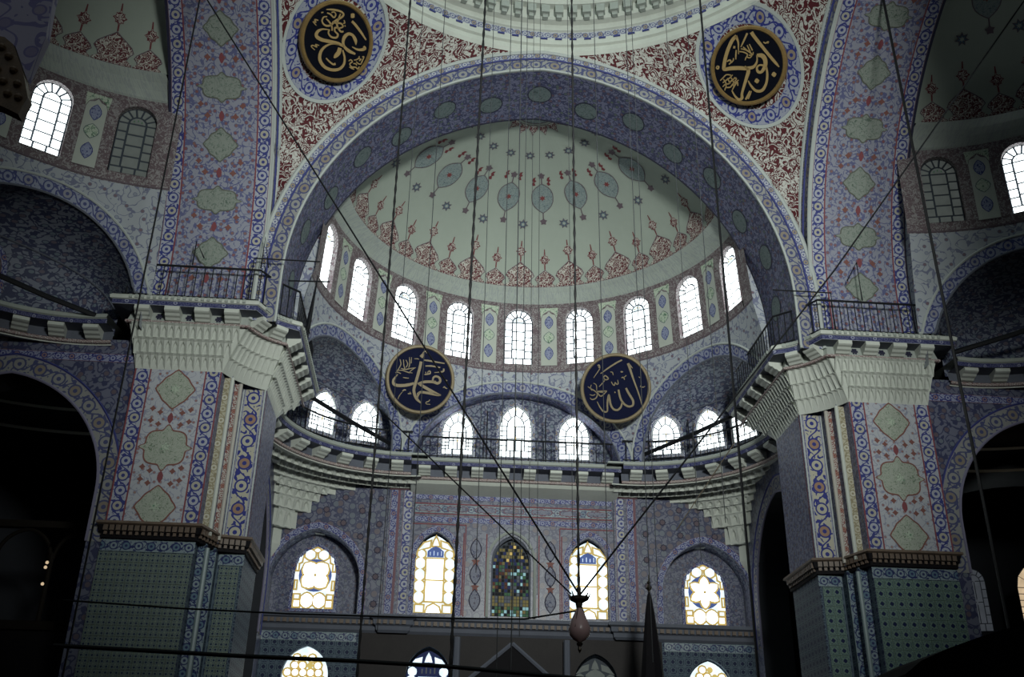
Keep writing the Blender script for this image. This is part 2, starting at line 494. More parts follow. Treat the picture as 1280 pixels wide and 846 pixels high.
def simple_panes(hw, H, e, cols, rows):
    """outer border of panes round an inner ogee light"""
    out = arch_outline(hw, H, e, 6); zs = out[1][1]; P = []
    wi = hw * .55; zb = H * .12
    for i in range(3):
        P.append((rect(-hw + 2 * hw * i / 3, -hw + 2 * hw * (i + 1) / 3, 0, zb), 'w'))
    for s in (-1, 1):
        for i in range(rows):
            a, b = zb + (zs - zb) * i / rows, zb + (zs - zb) * (i + 1) / rows
            P.append((rect(*sorted((s * hw, s * wi)), a, b), 'w'))
    top = arch_pts(hw, e, zs, 3); it = arch_pts(wi, e * .5, zs, 3)
    for i in range(len(top) - 1):
        P.append(([top[i], top[i + 1], it[i + 1], it[i]], 'w'))
    zm = zb + (zs - zb) * .5
    for x0, x1 in ((-wi, 0), (0, wi)):
        P.append((rect(x0, x1, zb, zm), 'w')); P.append((rect(x0, x1, zm, zs), 'w'))
    P.append((it, 'w'))
    P.append((shift(star(.1, 4, .4), 0, zs), 'y')); P.append((shift(lens(.05, .16, 8), 0, zm), 'y')); P.append((shift(lens(.06, .08, 8), 0, H * .93), 'y'))
    return P
def tall_panes(hw, H, e):
    """two large white lights in a border of pale leaf shapes on yellow, blue panel above"""
    P = []; wi = hw * .46
    P.append((rect(-wi, wi, H * .155, H * .42), 'w')); P.append((rect(-wi, wi, H * .425, H * .70), 'w'))
    P.append(([(-wi, H * .71), (wi, H * .71), (wi, H * .80), (wi * .5, H * .845), (0, H * .87), (-wi * .5, H * .845), (-wi, H * .80)], 'b'))
    for i, z in enumerate((.205, .345, .49, .635)):
        for s in (-1, 1):
            P.append((shift([(x, y) for x, y in lens(hw * .27, H * .082, 12, .45)], s * hw * .76, H * z), 'c'))
    for s in (-1, 1):
        P.append((shift(lens(hw * .22, H * .06, 12, .6), s * hw * .72, H * .755), 'c'))
        P.append(([(s * hw * .93, H * .80), (s * hw * .30, H * .845), (s * hw * .26, H * .93), (s * hw * .62, H * .90)], 'c'))
        P.append((rect(*sorted((s * hw * .93, s * hw * .48)), H * .015, H * .11), 'c'))
    P.append(([(-hw * .2, H * .86), (hw * .2, H * .86), (hw * .12, H * .93), (0, H * .985), (-hw * .12, H * .93)], 'c'))
    P.append(([(-hw * .4, H * .01), (hw * .4, H * .01), (hw * .3, H * .09), (0, H * .13), (-hw * .3, H * .09)], 'w'))
    for k in range(4): P.append((rect(-wi * .7 + k * wi * .42, -wi * .7 + k * wi * .42 + wi * .2, H * .73, H * (.79 + .015 * (k % 2))), 'c2'))
    return P
def flower_panes(hw, H, e, petals=4, rot=45):
    P = []; cz = H * .53; rr = hw * .84
    P.append((shift(circle(rr, 24), 0, cz), 'n'))
    for k in range(petals):
        a = R(rot) + 2 * pi * k / petals; L = rr * .47
        o = lens(rr * (.46 if petals == 4 else .29), rr * .49, 14, .75)
        o = [(x * cos(a) + y * sin(a), -x * sin(a) + y * cos(a)) for x, y in o]
        P.append((shift(o, L * sin(a), cz + L * cos(a)), 'w2'))
    P.append((shift(circle(rr * .13, 8), 0, cz), 'y2'))
    for s in (-1, 1):
        P.append((shift(lens(hw * .27, H * .09, 12, .55), s * hw * .33, H * .865), 'c')); P.append(([(s * hw * .95, H * .70), (s * hw * .70, H * .74), (s * hw * .66, H * .87), (s * hw * .85, H * .80)], 'c'))
        P.append((rect(*sorted((s * hw * .94, s * hw * .62)), H * .02, H * .13), 'w'))
        P.append((rect(*sorted((s * hw * .94, s * hw * .66)), H * .145, H * .22), 'c'))
        P.append((shift(lens(hw * .31, H * .125, 12, .5), s * hw * .30, H * .125), 'w'))
        P.append((rect(*sorted((s * hw * .96, s * hw * .84)), H * .60, H * .72), 'c'))
        P.append((rect(*sorted((s * hw * .96, s * hw * .86)), H * .30, H * .44), 'c'))
        P.append((shift(lens(hw * .1, H * .05, 8), s * hw * .80, H * .79), 'c'))
    P.append((shift(lens(hw * .2, H * .04, 8), 0, H * .94), 'c'))
    return P
def mosaic_panes(hw, H, e):
    P = []; rnd = random.Random(3); zs = arch_outline(hw, H, e)[1][1]
    rows = 22
    for j in range(rows):
        z0 = H * .01 + (H * .97) * j / rows; z1 = H * .01 + H * .97 * (j + 1) / rows
        zz = z1
        w = hw * .95 if zz < zs else max(0.0, min(hw * .95, (-e + sqrt(max(0, (hw + e) ** 2 - (zz - zs) ** 2))) * .95))
        if w < .1: continue
        n = max(2, int(w * 2 / .13))
        for i in range(n):
            x0 = -w + 2 * w * i / n; x1 = -w + 2 * w * (i + 1) / n
            P.append((rect(x0, x1, z0, z1), ('r%d' % rnd.randrange(100), j / rows)))
    return P
def round_panes(hw, H, e):
    P = []; zs = arch_outline(hw, H, e)[1][1]
    r = hw * .165
    j = 0; z = H * .05
    while z < H - r * 1.3:
        w = hw if z < zs else -e + sqrt(max(0, (hw + e) ** 2 - (z + r - zs) ** 2))
        x = -w + r * 1.1 + (r if j % 2 else 0)
        while x < w - r * .9:
            P.append((shift(circle(r * 1.03, 9), x, z), 'w' if (j + int(x * 7)) % 5 else 'y')); x += 2.04 * r
        z += r * 1.85; j += 1
    return P
PAL = {'w': 'glass_white', 'p': 'glass_pale', 'f': 'glass_yellow', 'y': 'glass_yellow', 'b': 'glass_blue', 'c': 'glass_pale', 'c2': 'glass_pale',
       'n': 'glass_blue', 'w2': 'glass_white', 'y2': 'glass_amber'}
LIFT = {'f': .035, 'y': .035, 'c2': .035, 'w2': .035, 'y2': .07}
_wn = [0]
def window(outline, panes, key, M4, T=None, backing='lead_came', pal=None, gap=.02, frame=None, depth=.06, ringed=None):
    """a structure: leaded arched plate with panes; local x right, y up, z into the room"""
    _wn[0] += 1
    n = len(outline); o2 = ccw(outline)
    v = [(x, y, -.02) for x, y in o2] + [(x, y, .0) for x, y in o2]
    f = [tuple(range(n, 2 * n)), tuple(range(n - 1, -1, -1))] + [(i, (i + 1) % n, n + (i + 1) % n, n + i) for i in range(n)]
    k = ('plate', key, backing)
    if k not in _pane_cache: _pane_cache[k] = meshdata('glass_plate', v, f, backing, [(a[0], a[1]) for a in v])
    o = link('window_%d' % _wn[0], _pane_cache[k], None, (T or I4) @ M4); o['kind'] = 'structure'
    if frame:
        fw, fm = frame
        oo = inset(o2, -fw); g = G()
        N = len(o2)
        a0 = [(x, y, 0) for x, y in o2]; a1 = [(x, y, depth) for x, y in o2]; a2 = [(x, y, depth) for x, y in oo]; a3 = [(x, y, 0) for x, y in oo]
        acc = [0]
        for i in range(1, N): acc.append(acc[-1] + math.hypot(o2[i][0] - o2[i - 1][0], o2[i][1] - o2[i - 1][1]))
        g.grid([a0, a1, a2, a3], [[(q, 0) for q in acc], [(q, 0) for q in acc], [(q, fw) for q in acc], [(q, fw) for q in acc]], 0, True)
        g.obj('window_frame', fm, o)
    for i, (pl, c) in enumerate(panes):
        lift = 0
        if isinstance(c, tuple):
            q = int(c[0][1:]); t = c[1]
            if t < .10: m = ('glass_cyan', 'glass_green', 'glass_olive', 'glass_black')[q % 4]
            elif t < .25: m = ('glass_olive', 'glass_olive', 'glass_grey')[q % 3]
            elif t > .72: m = ('glass_olive', 'glass_amber', 'glass_navy', 'glass_black', 'glass_olive', 'glass_black')[q % 6]
            else: m = ('glass_grey', 'glass_green', 'glass_black', 'glass_olive', 'glass_red', 'glass_cyan', 'glass_navy', 'glass_black', 'glass_black', 'glass_navy', 'glass_green')[q % 11]
            c = 'm'
        else:
            m = (pal or {}).get(c) or PAL[c]; lift = LIFT.get(c, 0)
        if ringed and c in ('w', 'c', 'w2'):
            link('pane', pane_mesh((key, i, 'ring'), inset(ccw(pl), -.05), ringed, .02), o, Matrix.Translation((0, 0, max(0, lift - .012))))
            lift += .02
        pl2 = inset(ccw(pl), gap)
        link('pane', pane_mesh((key, i), pl2, m), o, Matrix.Translation((0, 0, lift)) if lift else None)
    return o

# ------------------------------------------------------------------ main dimensions (metres, fitted to the photograph)
YM = 22.0                    # centre of the main dome
A = 10.0                     # half side of the dome bay
YC = 34.2                    # axis of the drum of the semi-dome
YS = 34.9; RS = 7.75; ZB = 25.4; HS = 4.5    # semi-dome shell
YB = 35.2                    # back edge of the main arch
ZSP = 19.5; EA = .8          # springing and offset of the main arches
EX, EY, ER = 4.96, 37.2, 5.44    # exedra circle
ZG = 16.6                    # gallery floor
YQ = 44.0; XW = 10.4         # lower walls

T_FRONT = I4
def turn(sign, dx, dz):
    m = Matrix.Translation((0, YM, dz)) @ Matrix.Rotation(sign * pi / 2, 4, 'Z') @ Matrix.Translation((0, -YM, 0))
    return Matrix.Translation((-sign * dx, 0, 0)) @ m
T_LEFT = turn(1, .5, .8); T_RIGHT = turn(-1, .5, .8)

# ------------------------------------------------------------------ muqarnas cell, corbel (shared meshes)
def cell_mesh(name, m):
    # unit cell: x -.5...5, z 0..1 (height), y towards the room = -y
    v = [(-.5, 0, 0), (.5, 0, 0), (0, .28, .04), (-.5, -.75, .86), (.5, -.75, .86), (0, .05, .74), (-.5, -1.0, 1), (.5, -1.0, 1), (0, -.62, .90), (0, -1.0, 1.0), (-.5, .5, 1), (.5, .5, 1), (-.28, -.42, .60), (.28, -.42, .60)]
    f = [(0, 2, 5, 12), (0, 12, 3), (2, 1, 13, 5), (1, 4, 13), (3, 12, 8), (12, 5, 8), (5, 13, 8), (13, 4, 8), (3, 8, 9, 6), (8, 4, 7, 9), (6, 9, 7, 11, 10)]
    return meshdata(name, v, f, m, [(a[0], a[2]) for a in v])
def corbel_mesh(m):
    # unit: x -.5...5, y 0 (wall) .. -1 (tip), z 0..1 ; scroll-like stepped bracket
    prof = [(0, 0), (-.30, .05), (-.42, .22), (-.60, .30), (-.72, .48), (-.9, .56), (-1, .66), (-1, 1), (0, 1)]
    g = G(); n = len(prof)
    L = [(-.5, y, z) for y, z in prof]; Rr = [(.5, y, z) for y, z in prof]
    g.grid([L, Rr], [[(0, i * .2) for i in range(n)], [(1, i * .2) for i in range(n)]])
    g.poly(L[::-1], [(y, z) for y, z in prof[::-1]]); g.poly(Rr, prof)
    return meshdata('corbel', g.v, g.f, m, g.u)
CELL = cell_mesh('muqarnas_cell', 'stone_white'); CELLG = cell_mesh('muqarnas_cell', 'stone_white')
CORB = corbel_mesh('stone_white')

def place(name, me, parent, p, tang, outw, sx, sy, sz):
    """instance: local x along tang, local -y towards outw (into the room), z up"""
    x = Vector((tang[0], tang[1], 0)).normalized(); y = -Vector((outw[0], outw[1], 0)).normalized()
    m = Matrix(((x.x * sx, y.x * sy, 0, p[0]), (x.y * sx, y.y * sy, 0, p[1]), (0, 0, sz, p[2]), (0, 0, 0, 1)))
    return link(name, me, parent, m)

def path_sample(path, step):
    """resample a polyline of (x, y) at about step; returns (p, tangent) at the middle of each piece and the piece length"""
    L = [0]
    for a, b in zip(path, path[1:]): L.append(L[-1] + math.hypot(b[0] - a[0], b[1] - a[1]))
    n = max(1, round(L[-1] / step)); out = []; w = L[-1] / n
    for i in range(n):
        t = (i + .5) * w; k = 0
        while k < len(L) - 2 and L[k + 1] < t: k += 1
        f = (t - L[k]) / max(1e-9, L[k + 1] - L[k]); a, b = path[k], path[k + 1]
        out.append(((a[0] + (b[0] - a[0]) * f, a[1] + (b[1] - a[1]) * f), (b[0] - a[0], b[1] - a[1])))
    return out, w
def sweep(name, path, prof, mats, parent, side=1, midx=None, smooth=False):
    """sweep a profile of (offset to the room, z) along a plan polyline; side=+1: room on the right-hand of the path"""
    N = len(path); rows, uv = [], []
    nrm = []
    for i in range(N):
        a, b = path[max(i - 1, 0)], path[min(i + 1, N - 1)]
        if 0 < i < N - 1:
            p, q, r = path[i - 1], path[i], path[i + 1]
            d1 = Vector((q[0] - p[0], q[1] - p[1])).normalized(); d2 = Vector((r[0] - q[0], r[1] - q[1])).normalized()
            n1 = Vector((d1.y, -d1.x)) * side; n2 = Vector((d2.y, -d2.x)) * side
            m = n1 + n2; k = 1 / max(.4, (1 + n1.dot(n2)))
            nrm.append(m * k)
        else:
            d = Vector((b[0] - a[0], b[1] - a[1])).normalized(); nrm.append(Vector((d.y, -d.x)) * side)
    acc = [0]
    for i in range(1, N): acc.append(acc[-1] + math.hypot(path[i][0] - path[i - 1][0], path[i][1] - path[i - 1][1]))
    g = G()
    for j in range(len(prof) - 1):
        (o0, z0), (o1, z1) = prof[j], prof[j + 1]
        w = math.hypot(o1 - o0, z1 - z0)
        r0 = [(path[i][0] + nrm[i].x * o0, path[i][1] + nrm[i].y * o0, z0) for i in range(N)]
        r1 = [(path[i][0] + nrm[i].x * o1, path[i][1] + nrm[i].y * o1, z1) for i in range(N)]
        g.grid([r0, r1], [[(q, 0) for q in acc], [(q, w) for q in acc]], midx[j] if midx else 0)
    return g.obj(name, mats, parent, None, smooth)
def railing(name, label, path, z0, h, T, step=.33, posts=None, group='iron railings along the galleries'):
    t = thing(name, label, 'railing', group, mw=T if T is not None else I4)
    g = G(); g.tube([(x, y, z0 + h) for x, y in path], .04, 6); g.obj('top_rail', 'rail_iron', t)
    g = G(); g.tube([(x, y, z0 + .12) for x, y in path], .025, 6); g.obj('bottom_rail', 'rail_iron', t)
    S_, w = path_sample(path, step)
    g = G(); g.tube([(0, 0, 0), (0, 0, h)], .02, 5)
    me = meshdata('bar', g.v, g.f, 'rail_iron', g.u)
    for i, (p, tg) in enumerate(S_):
        link('bar', me, t, Matrix.Translation((p[0], p[1], z0)))
    return t

# ------------------------------------------------------------------ the semi-dome module (front, and turned to the left and right)
def drum_r(z):
    K = [(15.5, 9.75), (16.5, 9.6), (21.0, 8.72), (21.4, 8.6), (24.3, 8.45), (24.7, 8.36), (25.4, 7.75)]
    if z <= K[0][0]: return K[0][1]
    for (a, ra), (b, rb) in zip(K, K[1:]):
        if z <= b: return ra + (rb - ra) * (z - a) / (b - a)
    return K[-1][1]
R0 = 8.6
def DR(s, z, n=0):
    th = s / R0; r = drum_r(z) - n
    # the shell sits a little forward of the drum: shift the axis with height
    yc = YC + (YS - YC) * max(0, min(1, (z - 24.3) / 1.1))
    return (r * sin(th), yc + r * cos(th), z)
def shell_pt(th, r, n=0):
    """point on the semi-dome shell at azimuth th and plan radius r"""
    k = min(1, r / RS); z = ZB + HS * sqrt(max(0, 1 - k * k))
    # inward normal of the ellipsoid
    gx = r / RS ** 2; gz = (z - ZB) / HS ** 2; l = math.hypot(gx, gz) or 1
    rr = r - n * gx / l; zz = z - n * gz / l
    return (rr * sin(th), YS + rr * cos(th), zz)
def shell_arc():
    """arc length from the base -> plan radius"""
    T = [(0, RS)]; acc = 0; p = (RS, 0)
    for i in range(1, 181):
        a = pi / 2 * i / 180; q = (RS * cos(a), HS * sin(a)); acc += math.hypot(q[0] - p[0], q[1] - p[1]); T.append((acc, q[0])); p = q
    return T
ARC = shell_arc()
def arc_r(t):
    for (a, ra), (b, rb) in zip(ARC, ARC[1:]):
        if t <= b: return ra + (rb - ra) * (t - a) / (b - a)
    return 0.0
def r_arc(r):
    for (a, ra), (b, rb) in zip(ARC, ARC[1:]):
        if r >= rb: return a + (b - a) * (ra - r) / (ra - rb)
    return ARC[-1][0]

AW = R(32.6)                  # half angle of each of the three arches under the drum
ACEN = (-R(60), 0.0, R(60))
def aang(tc, u):
    if tc == 0: return AW * u
    return tc + u * (R(28) if u * tc < 0 else R(25.5))
ZA = 16.3
def z_ext(u): return ZA + 4.3 * sqrt(max(0, 1 - u * u)) ** 1.0
def z_int(u):
    v = u / .89
    return ZA + 3.78 * sqrt(max(0, 1 - v * v))

def module(T, which):
    front = which == 'front'
    vis = {'front': lambda t: abs(t) < R(84), 'left': lambda t: t > R(28), 'right': lambda t: t < -R(28)}[which]
    dark = which != 'front'
    # --- shell
    g = G(); rows, uv = [], []
    NT = 64; th0 = R(88)
    for j in range(19):
        a = pi / 2 * j / 18; r = RS * cos(a)
        rows.append([shell_pt(-th0 + 2 * th0 * i / NT, r) for i in range(NT + 1)])
        uv.append([((-th0 + 2 * th0 * i / NT) * RS, HS * sin(a)) for i in range(NT + 1)])
    g.grid(rows, uv)
    shell = struct(g.obj('semi_dome_' + which, 'plaster_pale', None, T, True))
    def SH(s, t, n=.02): return shell_pt(s, arc_r(max(0, t)), n)
    def SHm(th, r):
        """local frame on the shell: s in metres across, t in metres up, round (th, r)"""
        t0 = r_arc(r)
        return lambda s, t, n=.02: (lambda rr: shell_pt(th + s / max(.6, rr), rr, n))(arc_r(max(0, t0 + t)))
    # palmette frieze: big and small crests along the base
    def crest(w, h):
        half = [(w, 0), (w * .98, h * .10), (w * .72, h * .22), (w * .80, h * .34), (w * 1.0, h * .46), (w * .86, h * .62), (w * .52, h * .78), (w * .22, h * .90), (0, h)]
        return half + [(-x, y) for x, y in half[::-1][1:]]
    for k in range(-9, 10):
        th = R(9) * k
        if not vis(th) or abs(th) > R(82): continue
        big = k % 2 == 0
        w, h = (.70, 1.32) if big else (.50, .92)
        F = SHm(th, RS - .0001)
        F2 = (lambda th_: (lambda s, t, n=.02: (lambda rr: shell_pt(th_ + s / max(.6, rr), rr, n))(arc_r(max(0, t)))))(th)
        decal('palmette', crest(w, h), F2, 'palmette', shell, .02, edge='motif_grey', edgew=.04)
        decal('palmette_stem', rect(-.03, .03, h, h + .28), F2, 'motif_red', shell, .02, rings=1)
        decal('palmette_bud', shift(lozenge(.22, .26, .5, 24), 0, h + .48), F2, 'palmette', shell, .02, edge='motif_red', edgew=.03)
        decal('palmette_tip', [(-.035, h + .72), (.035, h + .72), (.02, h + 1.0), (-.02, h + 1.0)], F2, 'motif_red', shell, .02, rings=1)
    # hanging medallions and stars (18 degrees apart)
    kk = range(-5, 6)
    for k in kk:
        th = R(18) * (k + .5)
        if not vis(th) or abs(th) > R(80): continue
        F = SHm(th, 5.12)
        decal('medallion', lens(.52, .80, 24, .75), F, 'medal_teal', shell, .02, edge='motif_grey', edgew=.04)
        decal('medallion_heart', star(.16, 6, .5), F, 'motif_centre', shell, .03, rings=1)
        for sg in (-1, 1):
            decal('medallion_cord', rect(-.025, .025, *sorted((sg * .78, sg * 1.35))), F, 'motif_grey', shell, .02, rings=1)
            decal('medallion_drop', shift(star(.19, 5, .62), 0, sg * 1.22), F, 'motif_grey', shell, .025, rings=1)
    for k in kk:
        th = R(18) * k
        if not vis(th) or abs(th) > R(80): continue
        for r, s_ in ((6.27, .27), (2.88, .25)):
            F = SHm(th, r)
            decal('painted_star', star(s_, 7, .55), F, 'motif_star', shell, .02, edge='motif_grey', edgew=.05, rings=1)
            decal('star_heart', star(s_ * .4, 6, .5), F, 'plaster_pale', shell, .03, rings=1)
    if front:
        for k in range(-5, 5):
            for r, dth in ((4.0, .25), (4.05, .75)):
                th = R(18) * (k + dth)
                if abs(th) > R(75): continue
                F = SHm(th, 4.05 + .25 * ((k + int(dth * 4)) % 2))
                sq = [(-.05, -.24), (.06, -.2), (-.02, -.06), (.10, .03), (.0, .14), (.07, .25), (-.05, .2), (-.1, .06), (-.02, -.03), (-.12, -.12)]
                decal('painted_scroll', sq, F, 'motif_red', shell, .02, rings=1)
        # half rosette at the crown
        decal('crown_rosette', circle(.95, 24), lambda s, t, n=.02: (lambda r: shell_pt(math.atan2(s, t), r, n))(math.hypot(s, t)), 'medal_teal', shell, .02, edge='motif_grey')
        for k in range(-4, 5):
            a = R(20) * k
            F = lambda s, t, n=.02, a=a: (lambda x, y: shell_pt(math.atan2(x, y), math.hypot(x, y), n))(s * cos(a) + t * sin(a), -s * sin(a) + t * cos(a))
            decal('rosette_leaf', [(-.17, 1.05), (.17, 1.05), (.2, 1.3), (.07, 1.5), (0, 1.72), (-.07, 1.5), (-.2, 1.3)], F, 'palmette', shell, .02, edge='motif_grey', edgew=.03, rings=1)
    # --- drum wall: cove band, window zone, spandrel zone
    g = G(); TH = R(86)
    zs = [24.62, 24.75, 25.0, 25.2, 25.4]
    rows = [[DR(R0 * (-TH + 2 * TH * i / 80), z, n) for i in range(81)] for z, n in ((24.55, 0), (24.62, .06), (24.72, .07), (24.9, .02), (25.15, .0), (25.33, .05), (25.40, .06), (25.42, -.05))]
    g.grid(rows, [[(R0 * (-TH + 2 * TH * i / 80), z) for i in range(81)] for z in (24.55, 24.62, 24.72, 24.9, 25.15, 25.33, 25.4, 25.42)])
    drum = struct(g.obj('wall_drum_' + which, 'plaster_band', None, T))
    strip('drum_border', [(R0 * (-TH + 2 * TH * i / 80), 24.47) for i in range(81)], DR, .18, 'border_rose', drum, .01)
    # window zone wall with openings
    hw, zb, H = .66, 21.43, 2.83
    g = G(); DW = R(19.03)
    kw = [k for k in range(-4, 5)]
    brk = set()
    cols = []
    s = -TH * R0
    xs = [-TH * R0]
    opn = [(R0 * DW * k) for k in kw]
    dep = .22
    def ztop(dx): return zb + H - hw + sqrt(max(0, hw * hw - dx * dx))
    prev = -TH * R0
    def colband(s0, s1, za0, za1, zb0, zb1, n0=0):
        if zb0 > 24.31 and za0 < 24.29:
            colband(s0, s1, za0, za1, 24.3, 24.3, n0); colband(s0, s1, 24.3, 24.3, zb0, zb1, n0); return
        g.grid([[DR(s0, za0, n0), DR(s1, za1, n0)], [DR(s0, zb0, n0), DR(s1, zb1, n0)]], [[(s0, za0), (s1, za1)], [(s0, zb0), (s1, zb1)]])
    ZL, ZU = 21.05, 24.6
    for c in opn:
        a, b = c - hw, c + hw
        n = 3
        for i in range(n):
            s0, s1 = prev + (a - prev) * i / n, prev + (a - prev) * (i + 1) / n
            colband(s0, s1, ZL, ZL, zb, zb); colband(s0, s1, zb, zb, ZU, ZU)
        m = 14; X = [-hw * cos(pi * i / m) for i in range(m + 1)]
        for x0, x1 in zip(X, X[1:]):
            colband(c + x0, c + x1, ZL, ZL, zb, zb); colband(c + x0, c + x1, ztop(x0), ztop(x1), ZU, ZU)
            g.grid([[DR(c + x0, ztop(x0)), DR(c + x1, ztop(x1))], [DR(c + x0, ztop(x0), -dep), DR(c + x1, ztop(x1), -dep)]], [[(0, 0), (.1, 0)], [(0, .2), (.1, .2)]])
        for x in (-hw, hw):
            g.grid([[DR(c + x, zb), DR(c + x, ztop(x))], [DR(c + x, zb, -dep), DR(c + x, ztop(x), -dep)]], [[(0, 0), (1, 0)], [(0, .2), (1, .2)]])
        g.grid([[DR(c - hw, zb), DR(c + hw, zb)], [DR(c - hw, zb, -dep), DR(c + hw, zb, -dep)]], [[(0, 0), (1, 0)], [(0, .2), (1, .2)]])
        prev = b
    for i in range(3):
        s0, s1 = prev + (TH * R0 - prev) * i / 3, prev + (TH * R0 - prev) * (i + 1) / 3
        colband(s0, s1, ZL, ZL, ZU, ZU)
    g.obj('window_zone', 'border_rose', drum)
    for k, c in zip(kw, opn):
        th = c / R0
        if not vis(th): continue
        p0 = Vector(DR(c, zb, -dep + .02)); p1 = Vector(DR(c, zb + H, -dep + .02))
        xd = Vector((cos(th), -sin(th), 0))
        lit = front or abs(k) < 4
        pal = None
        if not lit: pal = {q: 'glass_dim' for q in 'wpfy'}; pal['f'] = 'glass_green'
        else: pal = {'p': ['glass_pale', 'glass_white'][k % 2], 'f': ['glass_cyan', 'glass_yellow', 'glass_amber'][(k + 9) % 3 if k % 2 else 1]}
        window(arch_outline(hw - .005, H, 0.0), drum_panes(hw - .01, H - .01), 'drum', frame_at(p0, xd, p1 - p0), T, pal=pal, gap=.036)
    # painted panels between the windows
    for k in range(-5, 5):
        c = R0 * DW * (k + .5); th = c / R0
        if not vis(th) or abs(th) > R(81): continue
        pw = .38
        pnl = [(c - pw, 21.35), (c + pw, 21.35), (c + pw, 23.75), (c + pw * .8, 23.95), (c + pw * .3, 24.02), (c, 24.15), (c - pw * .3, 24.02), (c - pw * .8, 23.95), (c - pw, 23.75)]
        for q in (-1, 1): decal('panel_corner', [(c + q * pw, 23.75), (c + q * (pw + .06), 24.3), (c, 24.3), (c, 24.18), (c + q * pw * .8, 23.98)], DR, 'medal_leaf', drum, .012, rings=1)
        decal('drum_panel', pnl, DR, 'panel_pale', drum, .014, edge='motif_grey', edgew=.025)
        decal('panel_medallion', shift(lens(.21, .34, 16), c, 23.55), DR, 'medal_blue', drum, .02, edge='line_blue', edgew=.03)
        decal('panel_medallion', shift(lens(.27, .31, 16), c, 22.78), DR, 'medal_leaf', drum, .02, edge='medal_green_dim', edgew=.03)
        decal('panel_medallion', shift(lens(.21, .34, 16), c, 21.98), DR, 'medal_blue', drum, .02, edge='line_blue', edgew=.03)
    # --- spandrel zone with the three arches
    strip('drum_line', [(R0 * (-TH + 2 * TH * i / 80), 21.1) for i in range(81)], DR, .05, 'motif_grey', drum, .02)
    for ci, tc in enumerate(ACEN):
        if not (front or vis(tc) or tc == 0): pass
        n = 40
        us = [-cos(pi * i / n) for i in range(n + 1)]
        tt = [aang(tc, u) for u in us]
        # clip at the main arch
        lim = R(93)
        top = [DR(R0 * t, 21.06) for t in tt]
        ext = [DR(R0 * t, max(ZA, z_ext(u))) for t, u in zip(tt, us)]
        mid = [DR(R0 * t, (21.06 + max(ZA, z_ext(u))) / 2) for t, u in zip(tt, us)]
        g = G()
        g.grid([ext, mid, top], [[(R0 * t, z_ext(u)) for t, u in zip(tt, us)], [(R0 * t, (21.06 + z_ext(u)) / 2) for t, u in zip(tt, us)], [(R0 * t, 21.06) for t in tt]])
        g.obj('spandrel', 'spandrel_vine', drum)
        # arch band (proud), inner molding and soffit
        zmn = lambda u: (17.3 if (not front and u * tc > 0) else ZA)
        ui = [.89 * u for u in us]; ti = [aang(tc, u) for u in ui]
        e1 = [DR(R0 * t, max(zmn(u), z_ext(u)), .05) for t, u in zip(tt, us)]
        i1 = [DR(R0 * t, max(zmn(u), z_int(u)), .05) for t, u in zip(ti, ui)]
        acc = [0]
        for i in range(1, n + 1): acc.append(acc[-1] + (Vector(e1[i]) - Vector(e1[i - 1])).length)
        g = G()
        g.grid([ext, e1], [[(q, 0) for q in acc], [(q, .02) for q in acc]]); g.grid([e1, i1], [[(q, 0) for q in acc], [(q, .5) for q in acc]])
        band = g.obj('arch_band', 'border_arch_dim', drum)
        g = G(); g.tube([(x, y, z) for x, y, z in e1], .05, 6); g.obj('arch_moulding', 'line_white', drum)
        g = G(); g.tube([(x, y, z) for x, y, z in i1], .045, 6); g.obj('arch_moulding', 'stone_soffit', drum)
        # the niche behind
        g = G()
        if ci == 1:
            back = [(R0 * sin(t) * 1.0, 43.8, max(ZA, z_int(u))) for t, u in zip(ti, ui)]
            back = [(DR(R0 * t, z_int(u))[0], 43.8, max(ZA, z_int(u))) for t, u in zip(ti, ui)]
            g.grid([i1, back], [[(q, 0) for q in acc], [(q, 1.0) for q in acc]])
            g.obj('arch_soffit', 'soffit_paint', drum)
            # lunette wall
            g = G(); bot = [(p[0], 43.8, ZG - .3) for p in back]
            g.grid([bot, back], [[(p[0], p[2]) for p in bot], [(p[0], p[2]) for p in back]])
            g.obj('lunette_wall', 'tile_niche', drum)
        else:
            sg = -1 if tc < 0 else 1
            base = []
            for u in us:
                f = (u * sg + 1) / 2       # 0 at the cusp, 1 at the main arch
                ph = R(-6 + 104 * f); base.append((sg * (EX + (ER + .4) * sin(ph)), EY + (ER + .4) * cos(ph)))
            rows, uvr = [], []
            M_ = 12
            for j in range(M_ + 1):
                a = pi / 2 * j / M_; h = (1 - cos(a)) ** 2.2; v_ = sin(a)
                r = []; q_ = []
                for b, ip, ac in zip(base, i1, acc):
                    zt = max(ip[2], ZA)
                    r.append((b[0] + (ip[0] - b[0]) * h, b[1] + (ip[1] - b[1]) * h, ZG - .3 + (zt - ZG + .3) * v_)); q_.append((ac * .9, (ZG - .3 + (zt - ZG + .3) * v_) + 2.2 * h))
                rows.append(r); uvr.append(q_)
            g.grid(rows, uvr); g.obj('exedra_vault', 'tile_niche', drum, None, True)
            # molding line on the vault
            j = 7
            g = G(); g.tube([(p[0] * .999, p[1] - .02, p[2]) for p in rows[j][3:-3]], .035, 5); g.obj('vault_moulding', 'stone_soffit', drum)
    # return walls between the drum and the main arch
    for sg in (-1, 1):
        g = G(); zz = [16.2, 18, 20, 21.05, 24.6, 25.4]
        a = [(sg * drum_r(z) * .995, YB + .03, z) for z in zz]; b = [(sg * 10.6, YB + .03, z) for z in zz]
        g.grid([a, b], [[(0, z) for z in zz], [(1.5, z) for z in zz]]); g.obj('return_wall', 'spandrel_vine', drum)
        g = G(); zz = [25.4 + HS * sin(pi / 2 * i / 10) for i in range(11)]
        a = [(sg * RS * cos(pi / 2 * i / 10), YB + .03, z) for i, z in enumerate(zz)]; b = [(sg * 11, YB + .03, z) for z in zz]
